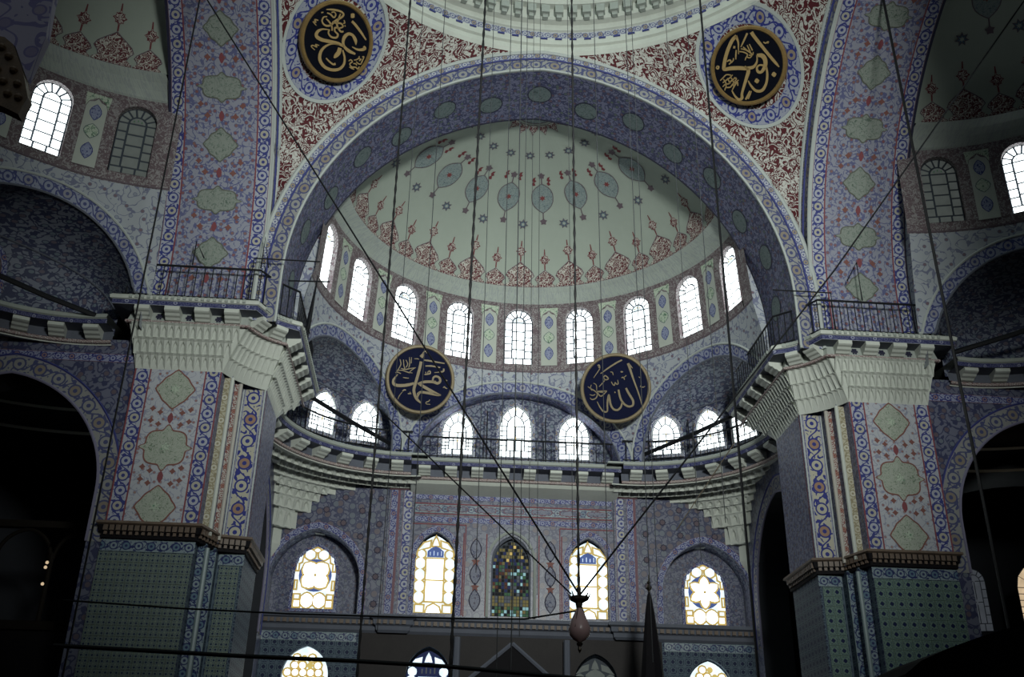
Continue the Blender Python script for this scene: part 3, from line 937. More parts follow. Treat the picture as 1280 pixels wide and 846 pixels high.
        g.grid([a, b], [[(0, z) for z in zz], [(1.5, z) for z in zz]]); g.obj('return_wall', 'plaster_pale', drum)
    # --- gallery slab, cornice, corbels
    pathL = [(-(EX + ER * sin(R(p))), EY + ER * cos(R(p))) for p in range(100, -1, -5)] + [(-4.62, EY + ER)]
    pathC = [(-4.62, 43.15), (4.62, 43.15)]
    pathR = [(-x, y) for x, y in pathL[::-1]]
    paths = {'front': (pathL, pathC, pathR), 'left': (pathR, pathC), 'right': (pathL, pathC)}[which]
    gal = empty_struct('trim_gallery_' + which, T)
    full = pathL + pathC + pathR
    g = G()
    # floor of the gallery
    inner = [(x, y) for x, y in full]
    fl = [((x * 1.0), y, ZG - .02) for x, y in full]
    def outp(x, y):
        if abs(x) <= 4.63: return (x, 44.3)
        sg = 1 if x > 0 else -1; dx, dy = x - sg * EX, y - EY; l = math.hypot(dx, dy); return (sg * EX + dx / l * (ER + 1.2), EY + dy / l * (ER + 1.2))
    sweep('gallery_slab', full, [(-.1, ZG - .02), (.66, ZG), (.70, ZG - .10)], ['stone_grey'], gal)
    g.grid([[(x, y, ZG - .03) for x, y in full], [(*outp(x, y), ZG - .03) for x, y in full]], [[(x, y) for x, y in full]] * 2)
    g.obj('gallery_floor', 'stone_grey', gal)
    for pth in paths:
        sweep('cornice_edge', pth, [(.70, ZG), (.74, ZG - .04), (.72, ZG - .14), (.66, ZG - .18)], 'stone_white' if False else 'stone_grey', gal)
        sweep('cornice_stripe', pth, [(.66, ZG - .17), (.62, ZG - .32)], 'stone_blue', gal)
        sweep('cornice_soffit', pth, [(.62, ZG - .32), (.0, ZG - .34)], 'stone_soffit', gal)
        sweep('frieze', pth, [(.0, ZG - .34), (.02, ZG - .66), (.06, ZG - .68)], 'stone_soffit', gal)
        sweep('bead_course', pth, [(.06, ZG - .68), (.10, ZG - .70), (.10, ZG - .80), (.0, ZG - .82)], 'bead_red', gal)
        S_, w = path_sample(pth, 1.17)
        for p, tg in S_:
            if which == 'left' and p[0] < 3: continue
            if which == 'right' and p[0] > -3: continue
            d = Vector(tg).normalized(); nrm = Vector((d.y, -d.x))
            place('corbel', CORB, gal, (p[0], p[1], ZG - .68), d, nrm, .52, .60, .34)
    # cove under the centre and muqarnas rows in the corners
    sweep('cove', pathC, [(0, ZG - .82), (-.1, ZG - .95), (-.85, ZG - 1.22)], 'stone_white', gal)
    ROWS = [(5.44, 15.79, 15.74, 0), (6.0, 15.90, 15.76, 1), (6.55, 15.86, 15.72, 1), (7.12, 15.80, 15.44, 1), (7.42, 15.44, 15.2, 1), (7.71, 15.2, 14.85, 1), (7.87, 14.85, 14.35, 1), (8.17, 14.35, 13.6, 1), (8.5, 13.6, 12.9, 1)]
    sides = {'front': (-1, 1), 'left': (1,), 'right': (-1,)}[which]
    for sg in sides:
        sq = empty_struct('trim_squinch_%s_%s' % (which, 'left' if sg < 0 else 'right'), T)
        g = G()
        for (r, zt, zb_, c), nx in zip(ROWS, ROWS[1:] + [None]):
            angs = []
            for i in range(61):
                a = R(-8 + 108 * i / 60); x, y = EX + r * sin(a), EY + r * cos(a)
                if x <= XW + .02 and y <= YQ + .02: angs.append(a)
            def P(r, a, z): return (sg * (EX + r * sin(a)), EY + r * cos(a), z)
            # vertical face, split where the circle leaves the room
            seg = []
            for i in range(61):
                a = R(-8 + 108 * i / 60); x, y = EX + r * sin(a), EY + r * cos(a)
                if x <= XW + .12 and y <= YQ + .12: seg.append(a)
                else:
                    if len(seg) > 1:
                        g.grid([[P(r, b, zb_) for b in seg], [P(r, b, zt) for b in seg]], [[(b * r, zb_) for b in seg], [(b * r, zt) for b in seg]])
                    seg = []
            if len(seg) > 1: g.grid([[P(r, b, zb_) for b in seg], [P(r, b, zt) for b in seg]], [[(b * r, zb_) for b in seg], [(b * r, zt) for b in seg]])
            if nx:
                A_ = [R(-8 + 108 * i / 60) for i in range(61)]
                g.grid([[P(r, b, zb_) for b in A_], [P(nx[0], b, nx[1]) for b in A_]], [[(b * r, 0) for b in A_], [(b * r, 1) for b in A_]])
            if c:
                w = .42; nn = int(r * R(104) / w)
                for i in range(nn):
                    a = R(-6) + (i + .5) * w / r; x, y = EX + r * sin(a), EY + r * cos(a)
                    if x > XW - .1 or y > YQ - .1: continue
                    hgt = max(.3, (zt - zb_) * 1.05)
                    place('muqarnas_cell', CELLG, sq, (sg * x, y, min(zb_, zt - hgt)), (cos(a) * sg, -sin(a)), (-sin(a) * sg, -cos(a)), w * .96, .22, hgt)
        # tip in the corner
        g.grid([[(sg * XW, YQ, 12.3)] * 2, [P(8.5, R(36), 12.9), P(8.5, R(42), 12.9)]], [[(0, 0)] * 2, [(0, 1)] * 2])
        g.obj('squinch_body', 'stone_white', sq)
    return shell, drum, gal

def FY(y0):
    return lambda s, t, n=0: (s, y0 - n, t)

# wall with arched openings on a mapped plane
def wall_open(name, s0, s1, z0, z1, openings, F, material, parent=None, T=None, uvk=1.0):
    """openings: (centre, half width, e, sill, springing) sorted; returns mesh object"""
    g = G(); x = s0
    def q(a, b, za, zb2, zc, zd): g.grid([[F(a, za), F(b, zb2)], [F(a, zc), F(b, zd)]], [[(a * uvk, za * uvk), (b * uvk, zb2 * uvk)], [(a * uvk, zc * uvk), (b * uvk, zd * uvk)]])
    for c, hw, e, sill, spr in openings:
        if c - hw > x: q(x, c - hw, z0, z0, z1, z1)
        pts = arch_pts(hw, e, spr, 12)
        for (xa, za), (xb, zb2) in zip(pts, pts[1:]):
            if xb - xa < 1e-6: continue
            q(c + xa, c + xb, za, zb2, z1, z1)
        if sill > z0: q(c - hw, c + hw, z0, z0, sill, sill)
        x = c + hw
    if x < s1: q(x, s1, z0, z0, z1, z1)
    return g.obj(name, material, parent, T)
def reveal(name, c, hw, e, sill, spr, F, dep, material, parent, sillface=True):
    pts = [(-hw, sill)] + arch_pts(hw, e, spr, 12) + [(hw, sill)]
    if sillface: pts = pts + [(-hw, sill)]
    g = G(); acc = [0]
    for a, b in zip(pts, pts[1:]): acc.append(acc[-1] + math.hypot(b[0] - a[0], b[1] - a[1]))
    g.grid([[F(c + x, z) for x, z in pts], [F(c + x, z, -dep) for x, z in pts]], [[(a, 0) for a in acc], [(a, dep) for a in acc]])
    return g.obj(name, material, parent)

mods = {}
for w, T in (('front', T_FRONT), ('left', T_LEFT), ('right', T_RIGHT)): mods[w] = module(T, w)

# ------------------------------------------------------------------ front module: gallery windows, railings
drumF = mods['front'][1]
for x, hw, zb, H in ((-2.65, .70, 17.22, 2.05), (0, .73, 17.2, 2.5), (2.68, .70, 17.2, 2.1)):
    window(arch_outline(hw, H, .35, 6), simple_panes(hw, H, .35, 2, 5), 'gal%.2f%.2f' % (hw, H), frame_at((x, 43.72, zb), (1, 0, 0), (0, 0, 1)), None, gap=.03, frame=(.16, 'border_rope'), depth=.05)
for sg, angs in ((-1, (19.3, 40.6)), (1, (18.4, 39.4, 57.5))):
    for a in angs:
        a = R(a); r = ER + .12
        p = (sg * (EX + r * sin(a)), EY + r * cos(a), 17.2)
        inw = Vector((-sg * sin(a), -cos(a), 0)); xd = Vector((0, 0, 1)).cross(inw)
        yd = Vector((0, 0, 1)) + inw * .10
        window(arch_outline(.62, 1.8, .3, 6), simple_panes(.62, 1.8, .3, 2, 4), 'gals', frame_at(p, xd, yd), None, gap=.028, frame=(.14, 'border_rope'), depth=.05)
def off_path(pth, d):
    out = []
    for i in range(len(pth)):
        a, b = pth[max(i - 1, 0)], pth[min(i + 1, len(pth) - 1)]
        t = Vector((b[0] - a[0], b[1] - a[1])).normalized(); out.append((pth[i][0] + t.y * d, pth[i][1] - t.x * d))
    return out
pL = [(-(EX + ER * sin(R(p))), EY + ER * cos(R(p))) for p in range(88, -1, -4)] + [(-4.62, EY + ER)]
pR = [(-x, y) for x, y in pL[::-1]]
railing('gallery_railing', 'black iron railing along the flat gallery before the three middle upper windows', off_path([(-4.7, 43.15), (4.7, 43.15)], .55), ZG, 1.0, None)
railing('gallery_railing', 'curved black iron railing of the exedra gallery beside the pale muqarnas pier capital', off_path(pL, .55), ZG, 1.0, None)
railing('gallery_railing', 'curved black iron railing of the exedra gallery near the shaded capital', off_path(pR, .55), ZG, 1.0, None)
railing('gallery_railing', 'dark curved iron railing of the side gallery at the left picture edge', off_path(pR[:16], .55), ZG, 1.0, T_LEFT)
railing('gallery_railing', 'dark curved iron railing of the side gallery at the right picture edge', off_path(pL[6:], .55), ZG, 1.0, T_RIGHT)
# blind painted windows of the side exedrae
for T, sg, which in ((T_LEFT, 1, 'left'), (T_RIGHT, -1, 'right')):
    for a in (24, 50):
        a = R(a); r = ER + .27
        p = (sg * (EX + r * sin(a)), EY + r * cos(a), 16.9)
        inw = Vector((-sg * sin(a), -cos(a), 0)); xd = Vector((0, 0, 1)).cross(inw)
        window(arch_outline(.7, 2.0, .3, 6), simple_panes(.7, 2.0, .3, 2, 4), 'blind', frame_at(p, xd, Vector((0, 0, 1)) + inw * .15), T, gap=.014, frame=(.2, 'border_thin'), pal={q: 'glass_dim' for q in 'wy'})

# ------------------------------------------------------------------ qibla wall and lower walls
def lower_walls(T, which):
    front = which == 'front'
    F = FY(YQ)
    if front:
        wallq = struct(wall_open('wall_front', -XW, XW, 10.0, 15.95, [(-8.5, 1.92, .35, 10.0, 11.4), (-3.38, .86, .35, 10.2, 12.55), (-.08, .86, .35, 10.15, 12.5), (3.32, .86, .35, 10.15, 12.5), (8.5, 1.92, .35, 10.0, 11.4)], F, 'tile_grid_wall', None, T))
        for c, spr in ((-3.38, 12.55), (-.08, 12.5), (3.32, 12.5)): reveal('window_reveal', c, .86, .35, 10.17, spr, F, .3, 'tile_wall_fine', wallq)
        for c in (-8.5, 8.5):
            reveal('niche_reveal', c, 1.92, .35, 10.0, 11.4, F, .95, 'tile_niche', wallq)
            wall_open('niche_back', c - 1.95, c + 1.95, 10.0, 13.8, [], FY(YQ + .95), 'tile_wall_fine', wallq)
            strip('niche_border', [(c + x, z) for x, z in [(-2.1, 10.0)] + arch_pts(2.1, .35, 11.4, 12) + [(2.1, 10.0)]], F, .28, 'border_thin', wallq, .012)
        # painted panels
        for s in (-1, 1):
            strip('pilaster_band', [(s * 4.75, 10.0), (s * 4.75, 15.2)], F, .5, 'border_blue', wallq, .03)
            strip('pilaster_band', [(s * 5.25, 10.0), (s * 5.25, 15.2)], F, .3, 'border_thin', wallq, .03)
            g = G(); g.box(s * 5.0 - .55, s * 5.0 + .55, YQ - .14, YQ, 10.0, 15.72); g.obj('pilaster', 'tile_wall_fine', wallq)
            strip('pilaster_band', [(s * 4.72, 10.1), (s * 4.72, 15.5)], FY(YQ - .14), .36, 'border_blue', wallq, .012)
            strip('pilaster_band', [(s * 5.25, 10.1), (s * 5.25, 15.5)], FY(YQ - .14), .4, 'border_thin', wallq, .012)
            strip('pilaster_cap', [(s * 5.0 - .55, 15.6), (s * 5.0 + .55, 15.6)], FY(YQ - .14), .22, 'bead_red', wallq, .012)
            for x in (1.15, 2.15): strip('panel_line', [(s * x - .02, 10.15), (s * x - .02, 13.7)], F, .05, 'line_red', wallq, .012)
            for z in (10.8, 11.9, 13.0):
                decal('panel_ornament', shift(lens(.26, .48, 16), s * 1.63, z), F, 'panel_grey', wallq, .012, edge='line_dark', edgew=.05)
            for z in (11.35, 12.45):
                decal('panel_ornament', shift(star(.2, 5, .5), s * 1.63, z), F, 'medal_edge', wallq, .012, rings=1)
            # frames of the tall windows
            c = 3.35 * s
            strip('window_border', [(c + x, z) for x, z in [(-1.02, 10.1)] + arch_pts(1.02, .35, 12.55, 12) + [(1.02, 10.1)]], F, .26, 'border_thin', wallq, .012)
            strip('panel_line', [(c - 1.3, 14.05), (c + 1.25, 14.05)], F, .05, 'line_red', wallq, .012)
            for x in (-1.3, 1.25): strip('panel_line', [(c + x, 10.1), (c + x, 14.05)], F, .04, 'line_red', wallq, .012)
            # roundels of the tiled corner field
            for i in range(6):
                for j in range(5):
                    x, z = s * (5.9 + i * .78), 10.5 + j * 1.15 + (.57 if i % 2 else 0)
                    r = math.hypot(abs(x) - 8.5, max(0, z - 11.4))
                    if (r < 2.45 and z < 14) or z > 15.9 - max(0, abs(x) - 6.6) * .55: continue
                    decal('tile_flower', shift(star(.17, 8, .75), x, z), F, 'motif_grey', wallq, .012, edge='line_dark', edgew=.04, rings=1)
        g = G(); g.tube([(-.08 + x, YQ - .04, z) for x, z in [(-1.02, 10.1)] + arch_pts(1.02, .35, 12.5, 14) + [(1.02, 10.1)]], .07, 6); g.obj('window_moulding', 'stone_grey', wallq)
        g = G(); g.tube([(-.08 + x, YQ + .1, z) for x, z in [(-.84, 10.1)] + arch_pts(.84, .35, 12.45, 14) + [(.84, 10.1)]], .06, 6); g.obj('window_moulding', 'stone_soffit', wallq)
        for z, w, m in ((15.3, .24, 'border_thin'), (14.98, .05, 'line_red'), (14.75, .36, 'border_tile'), (14.52, .05, 'line_red'), (14.28, .26, 'border_thin')):
            strip('frieze_band', [(-4.4, z), (4.4, z)], F, w, m, wallq, .012)
        for k in range(-3, 4):
            decal('frieze_cartouche', shift(cartouche(.62, .17), k * 1.25, 14.75), F, 'panel_grey' if k % 2 else 'tile_wall', wallq, .02, edge='line_red', edgew=.03)
        # lower cornice and lower wall
        lp = [(-XW, YQ), (-5.6, YQ), (-5.6, YQ - .2), (-4.4, YQ - .2), (-4.4, YQ), (4.4, YQ), (4.4, YQ - .2), (5.6, YQ - .2), (5.6, YQ), (XW, YQ)]
        cor = empty_struct('trim_cornice_front')
        sweep('cornice_moulding', lp, [(0, 10.05), (.34, 10.0), (.36, 9.86), (.24, 9.8), (.22, 9.62), (.12, 9.56), (.1, 9.4), (0, 9.3)], 'stone_soffit', cor)
        S_, w = path_sample([(-XW, YQ), (XW, YQ)], .26)
        g = G(); g.box(-.08, .08, -.2, 0, 0, .16); me = meshdata('dentil', g.v, g.f, 'wood_gilt', g.u)
        for p, tg in S_:
            link('dentil', me, cor, Matrix.Translation((p[0], p[1] - (.2 if 4.4 < abs(p[0]) < 5.6 else 0) - .1, 9.62)))
        lw = struct(wall_open('wall_front_lower', -6.4, 6.4, 0, 9.35, [(-3.45, .92, .3, 5.2, 7.65), (3.55, .92, .3, 5.2, 7.55)], F, 'stone_brown', None, T))
        wall_open('tiled_panel', -XW, -6.4, 0, 9.35, [(-8.48, .95, .3, 5.2, 7.5)], F, 'tile_low_wall', lw)
        wall_open('tiled_panel', 6.4, XW, 0, 9.35, [(8.4, .95, .3, 5.2, 7.45)], F, 'tile_low_wall', lw)
        for c, h_, s_ in ((-8.48, .95, 7.5), (-3.45, .92, 7.65), (3.55, .92, 7.55), (8.4, .95, 7.45)):
            reveal('window_reveal', c, h_, .3, 5.2, s_, F, .3, 'tile_low_wall', lw)
        strip('tile_frieze', [(-XW, 9.1), (-6.5, 9.1)], F, .36, 'border_tile', lw, .012); strip('tile_frieze', [(6.5, 9.1), (XW, 9.1)], F, .36, 'border_tile', lw, .012)
        # windows
        for c, b, H in ((-3.38, 10.2, 3.4), (3.32, 10.15, 3.4)):
            window(arch_outline(.84, H, .35), tall_panes(.84, H, .35), 'tall', frame_at((c, YQ + .25, b), (1, 0, 0), (0, 0, 1)), None, backing='glass_pale', ringed='glass_amber', gap=.03)
        window(arch_outline(.84, 3.35, .35), mosaic_panes(.84, 3.35, .35), 'mosaic', frame_at((-.08, YQ + .25, 10.15), (1, 0, 0), (0, 0, 1)), None, gap=.012)
        window(arch_outline(.88, 2.68, .4), flower_panes(.88, 2.68, .4, 4, 45), 'flowerL', frame_at((-8.55, YQ + .9, 10.4), (1, 0, 0), (0, 0, 1)), None, backing='glass_pale', ringed='glass_amber', gap=.03, frame=(.14, 'border_thin'), depth=.04)
        window(arch_outline(.9, 2.65, .4), flower_panes(.9, 2.65, .4, 6, 0), 'flowerR', frame_at((8.62, YQ + .9, 10.25), (1, 0, 0), (0, 0, 1)), None, backing='glass_pale', ringed='glass_amber', gap=.03, frame=(.14, 'border_thin'), depth=.04)
        for c, zt in ((-8.48, 8.72), (8.4, 8.6)):
            window(arch_outline(.94, zt - 5.2, .3), round_panes(.94, zt - 5.2, .3), 'low%.1f' % c, frame_at((c, YQ + .25, 5.2), (1, 0, 0), (0, 0, 1)), None, backing='glass_pale', ringed='glass_amber', gap=.03)
        dimp = {'w': 'glass_pale', 'c': 'glass_pale', 'y': 'glass_yellow', 'b': 'glass_navy', 'c2': 'glass_grey'}
        window(arch_outline(.9, 3.5, .3), tall_panes(.9, 3.5, .3), 'lowt', frame_at((-3.45, YQ + .25, 5.2), (1, 0, 0), (0, 0, 1)), None, backing='glass_navy', gap=.012, pal=dimp)
        window(arch_outline(.9, 3.4, .3), tall_panes(.9, 3.4, .3), 'lowt2', frame_at((3.55, YQ + .25, 5.2), (1, 0, 0), (0, 0, 1)), None, backing='lead_came', gap=.012, pal={k: 'glass_dim' for k in ('w', 'c', 'c2', 'b', 'y')})
    # side walls of the bay with a large pointed arch
    for sg in ((-1, 1) if front else ((1,) if which == 'left' else (-1,))):
        F2 = lambda s, t, n=0, sg=sg: (sg * (XW - n), s, t)
        nm = {'front': 'wall_bay_left' if sg < 0 else 'wall_bay_right', 'left': 'wall_left', 'right': 'wall_right'}[which]
        wl = struct(wall_open(nm, 35.0, YQ + 8, 0, 16.0, [(39.3, 3.5, .55, 0, 10.6)], F2, 'tile_wall', None, T))
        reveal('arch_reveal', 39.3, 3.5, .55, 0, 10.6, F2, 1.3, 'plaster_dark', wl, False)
        strip('arch_border', [(39.3 + x, z) for x, z in [(-3.83, 9.0)] + arch_pts(3.83, .55, 10.6, 24) + [(3.83, 9.0)]], F2, .62, 'border_arch', wl, .02)
        g = G(); g.tube([F2(39.3 + x, z, .03) for x, z in [(-3.5, 9.0)] + arch_pts(3.5, .55, 10.6, 24) + [(3.5, 9.0)]], .05, 6); g.obj('arch_moulding', 'line_lilac', wl)
        g = G(); g.tube([F2(39.3 + x, z, .03) for x, z in [(-4.17, 9.0)] + arch_pts(4.17, .55, 10.6, 24) + [(4.17, 9.0)]], .035, 6); g.obj('arch_moulding', 'line_blue', wl)
        if not front:
            strip('frieze_band', [(35.0, 15.3), (46, 15.3)], F2, .3, 'border_thin', wl, .012)
    return
lower_walls(T_FRONT, 'front'); lower_walls(T_LEFT, 'left'); lower_walls(T_RIGHT, 'right')

# ------------------------------------------------------------------ main arches
def main_arch(T, which):
    F_in = arch_pts(9.3, EA, ZSP, 30, 17.6); F_out = arch_pts(10.1, EA, ZSP, 30, 17.6)
    Yf, Yb = 32.0, YB if which == 'front' else YB + .6
    acc = [0]
    for a, b in zip(F_in, F_in[1:]): acc.append(acc[-1] + math.hypot(b[0] - a[0], b[1] - a[1]))
    W = Yb - Yf
    def SF(s, t, n=0):
        """s along the intrados, t = depth from the front edge"""
        k = 0
        while k < len(acc) - 2 and acc[k + 1] < s: k += 1
        f = (s - acc[k]) / max(1e-9, acc[k + 1] - acc[k]); a, b = F_in[k], F_in[k + 1]
        x, z = a[0] + (b[0] - a[0]) * f, a[1] + (b[1] - a[1]) * f
        d = Vector((b[0] - a[0], b[1] - a[1])).normalized()
        return (x + d.y * n, Yf + t, z - d.x * n)
    bw = .5
    root = empty_struct('ceiling_arch_' + which, T)
    for (t0, t1, m) in ((0, .1, 'line_white'), (.1, .1 + bw, 'border_blue'), (.1 + bw, W - .1 - bw, 'soffit_panel' if which != 'front' else 'soffit_paint'), (W - .1 - bw, W - .1, 'border_blue'), (W - .1, W, 'line_dark')):
        if which == 'front' and m == 'border_blue': m = 'soffit_paint'
        g = G(); g.grid([[SF(a, t0) for a in acc], [SF(a, t1) for a in acc]], [[(a, t0 if m.startswith('soffit') else 0) for a in acc], [(a, t1 if m.startswith('soffit') else t1 - t0) for a in acc]])
        g.obj('soffit_panel' if m.startswith('soffit') else 'soffit_border', m, root, None, False)
    tot = acc[-1]; mid = W / 2
    n = 7
    for k in range(-n, n + 1):
        s = tot / 2 + k * 2.05
        if which == 'front':
            decal('soffit_medallion', shift(circle(.52, 20), s, mid + (.35 if k % 2 else -.1)), SF, 'medal_green_dim', root, .012, edge='line_dark', edgew=.05)
        else:
            if s < 1 or s > tot - 1: continue
            if which == 'left' and k < 0: continue
            if which == 'right' and k > 0: continue
            o = [(y, x) for x, y in (lozenge(.62, .62) if k % 2 else cartouche(.95, .55))]
            decal('soffit_medallion', shift(o, s, mid), SF, 'medal_soffit', root, .012, edge='soffit_edge', edgew=.05)
            for q in (-.5, .5):
                decal('soffit_flower', shift(star(.13, 4, .6), s + 1.02, mid + q), SF, 'medal_edge', root, .012, rings=1)
                decal('soffit_flower', shift(star(.12, 4, .6), s + .62, mid + q * 1.5), SF, 'medal_edge', root, .012, rings=1)
            decal('soffit_flower', shift(lens(.2, .1, 10), s + 1.02, mid), SF, 'line_red', root, .012, rings=1)
    if which != 'front':
        for t in (.1 + bw, W - .1 - bw):
            strip('soffit_line', [(a, t) for a in acc], SF, .05, 'line_red', root, .012)
    # face: inner band, rope band, outer white molding
    def FF(w, n): return [(x, Yf - n, z) for x, z in arch_pts(w, EA, ZSP, 30, 17.6)]
    def face(name, w0, w1, n, m, wid):
        a, b = FF(w0, n), FF(w1, n); g = G()
        g.grid([a, b], [[(q, 0) for q in acc], [(q, wid) for q in acc]]); return g.obj(name, m, root)
    face('arch_band', 9.3, 9.85, 0, 'border_arch', .62)
    face('arch_band', 9.85, 10.15, .03, 'border_rope', .3)
    g = G(); g.tube(FF(9.32, .0), .05, 6); g.obj('arch_moulding', 'line_white', root)
    g = G(); g.tube(FF(9.85, .02), .04, 6); g.obj('arch_moulding', 'line_blue', root)
    g = G(); g.tube(FF(10.16, .03), .085, 6); g.obj('arch_moulding', 'line_white', root)
    # wall above the semi-dome closing the arch at the back
    g = G(); b = [(x, Yb, z) for x, z in F_in]; t = [(x * 1.6, Yb, 33.0) for x, z in F_in]
    g.grid([b, t], [[(p[0], p[2]) for p in b], [(p[0], p[2]) for p in t]]); g.obj('back_wall', 'plaster_dark', root)
    return root
main_arch(T_FRONT, 'front')
SH_ = .75
main_arch(Matrix.Translation((0, SH_, 0)) @ turn(1, 0, 0), 'left'); main_arch(Matrix.Translation((0, SH_, 0)) @ turn(-1, 0, 0), 'right')

# ------------------------------------------------------------------ pendentives
def xo(z):
    r = 10.15 + EA
    return -EA + sqrt(max(EA * EA, r * r - max(0, z - ZSP) ** 2))
ZT = ZSP + sqrt((10.15 + EA) ** 2 - EA * EA)
def PEN(sg):
    def F(w, z, n=0):
        z = max(ZSP - 1.9, min(ZT, z)); x = xo(z)
        a0 = math.atan2(x, A); r0 = math.hypot(x, A)
        a1 = math.atan2(A, x + .75); r1 = math.hypot(A, x + .75)
        a = a0 + (a1 - a0) * w; r = r0 + (r1 - r0) * w - n
        return (sg * r * sin(a), YM + r * cos(a), z)
    return F
for sg, nm in ((-1, 'left'), (1, 'right')):
    F = PEN(sg); g = G(); rows, uv = [], []
    zz = [17.6, ZSP] + [ZSP + (ZT - ZSP) * sin(pi / 2 * i / 40) for i in range(1, 41)]
    for z in zz:
        x = xo(z); arcl = math.hypot(x, A) * (math.atan2(A, x) - math.atan2(x, A))
        rows.append([F(i / 24, z) for i in range(25)]); uv.append([((i / 24 - .5) * arcl, z * 1.05) for i in range(25)])
    g.grid(rows, uv)
    pen = struct(g.obj('ceiling_pendentive_' + nm, 'red_arabesque', None, None, True))
    # the painted ring round the hanging roundel
    zc, w0 = (28.55 if sg < 0 else 28.72), (.56 if sg < 0 else .525)
    def PF(s, t, n=.0, F=F, zc=zc, w0=w0):
        z = zc + t * .93; x = xo(min(z, ZT - .02)); arcl = max(.4, math.hypot(x, A) * (math.atan2(A, x) - math.atan2(x, A)))
        x0 = xo(zc); L0 = math.hypot(x0, A) * (math.atan2(A, x0) - math.atan2(x0, A))
        return F(.5 + ((w0 - .5) * L0 + s) / arcl, z, n)
    def ringmesh(r0, r1, n0, n1, m, wid):
        g = G(); K = 64
        C_ = [2 * pi * i / K for i in range(K + 1)]
        g.grid([[PF(r0 * sin(a), r0 * cos(a), n0) for a in C_], [PF(r1 * sin(a), r1 * cos(a), n1) for a in C_]], [[(a * (r0 + r1) / 2, 0) for a in C_], [(a * (r0 + r1) / 2, wid) for a in C_]])
        return g.obj('painted_ring', m, pen)
    ringmesh(1.45, 2.06, .03, .03, 'roundel_ring', .55); ringmesh(2.06, 2.19, .05, .05, 'line_white', .1)

# ------------------------------------------------------------------ main dome: ring, cornice, drum, dome
g = G(); K = 96
def ring(prof, m, name, parent=None, T=None, wid=None):
    g = G(); C_ = [2 * pi * i / K for i in range(K + 1)]
    acc = 0
    for (r0, z0), (r1, z1) in zip(prof, prof[1:]):
        l = math.hypot(r1 - r0, z1 - z0)
        g.grid([[(r0 * sin(a), YM + r0 * cos(a), z0) for a in C_], [(r1 * sin(a), YM + r1 * cos(a), z1) for a in C_]], [[(a * 10, acc) for a in C_], [(a * 10, acc + l) for a in C_]]); acc += l
    return g.obj(name, m, parent, T)
domeo = struct(ring([(10.02, 30.35), (9.94, 30.5), (9.96, 30.75), (9.86, 30.8), (9.86, 31.1)], 'stone_white', 'ceiling'))
ring([(9.86, 31.1), (9.82, 31.4)], 'border_rope', 'ring_band', domeo)
ring([(9.82, 31.4), (9.74, 31.45), (9.72, 31.7), (9.5, 31.78), (9.46, 32.3), (9.2, 32.34), (9.14, 32.5), (9.12, 33.3), (9.5, 33.32)], 'stone_white', 'ring_cornice', domeo)
g = G(); g.box(-.17, .17, -.30, 0, .12, .5); g.box(-.11, .11, -.18, 0, -.06, .12); me = meshdata('dentil', g.v, g.f, 'stone_grey', g.u)
for i in range(104):
    a = 2 * pi * i / 104
    if abs((a + pi) % (2 * pi) - pi) > R(62): continue
    place('dentil', me, domeo, (9.5 * sin(a), YM + 9.5 * cos(a), 31.8), (cos(a), -sin(a)), (-sin(a), -cos(a)), 1, 1, 1)
g = G(); g.box(-.14, .14, -.05, .02, 0, .07); me = meshdata('blue_dash', g.v, g.f, 'line_blue', g.u)
for i in range(104):
    a = 2 * pi * i / 104
    if abs((a + pi) % (2 * pi) - pi) > R(62): continue
    place('blue_dash', me, domeo, (9.86 * sin(a), YM + 9.86 * cos(a), 31.03), (cos(a), -sin(a)), (-sin(a), -cos(a)), 1, 1, 1)
ring([(9.5, 33.32), (9.5, 37.2)] + [(9.5 * cos(R(q)), 37.2 + 6.5 * sin(R(q))) for q in range(10, 91, 10)], 'plaster_pale', 'dome_shell', domeo)
for i in range(20):
    a = 2 * pi * (i + .5) / 20
    p = (9.42 * sin(a), YM + 9.42 * cos(a), 33.9)
    if abs((a + pi) % (2 * pi) - pi) > R(80): continue
    window(arch_outline(.66, 2.83, 0.0), drum_panes(.65, 2.82), 'drum', frame_at(p, (cos(a), -sin(a), 0), (0, 0, 1)), None, gap=.016)

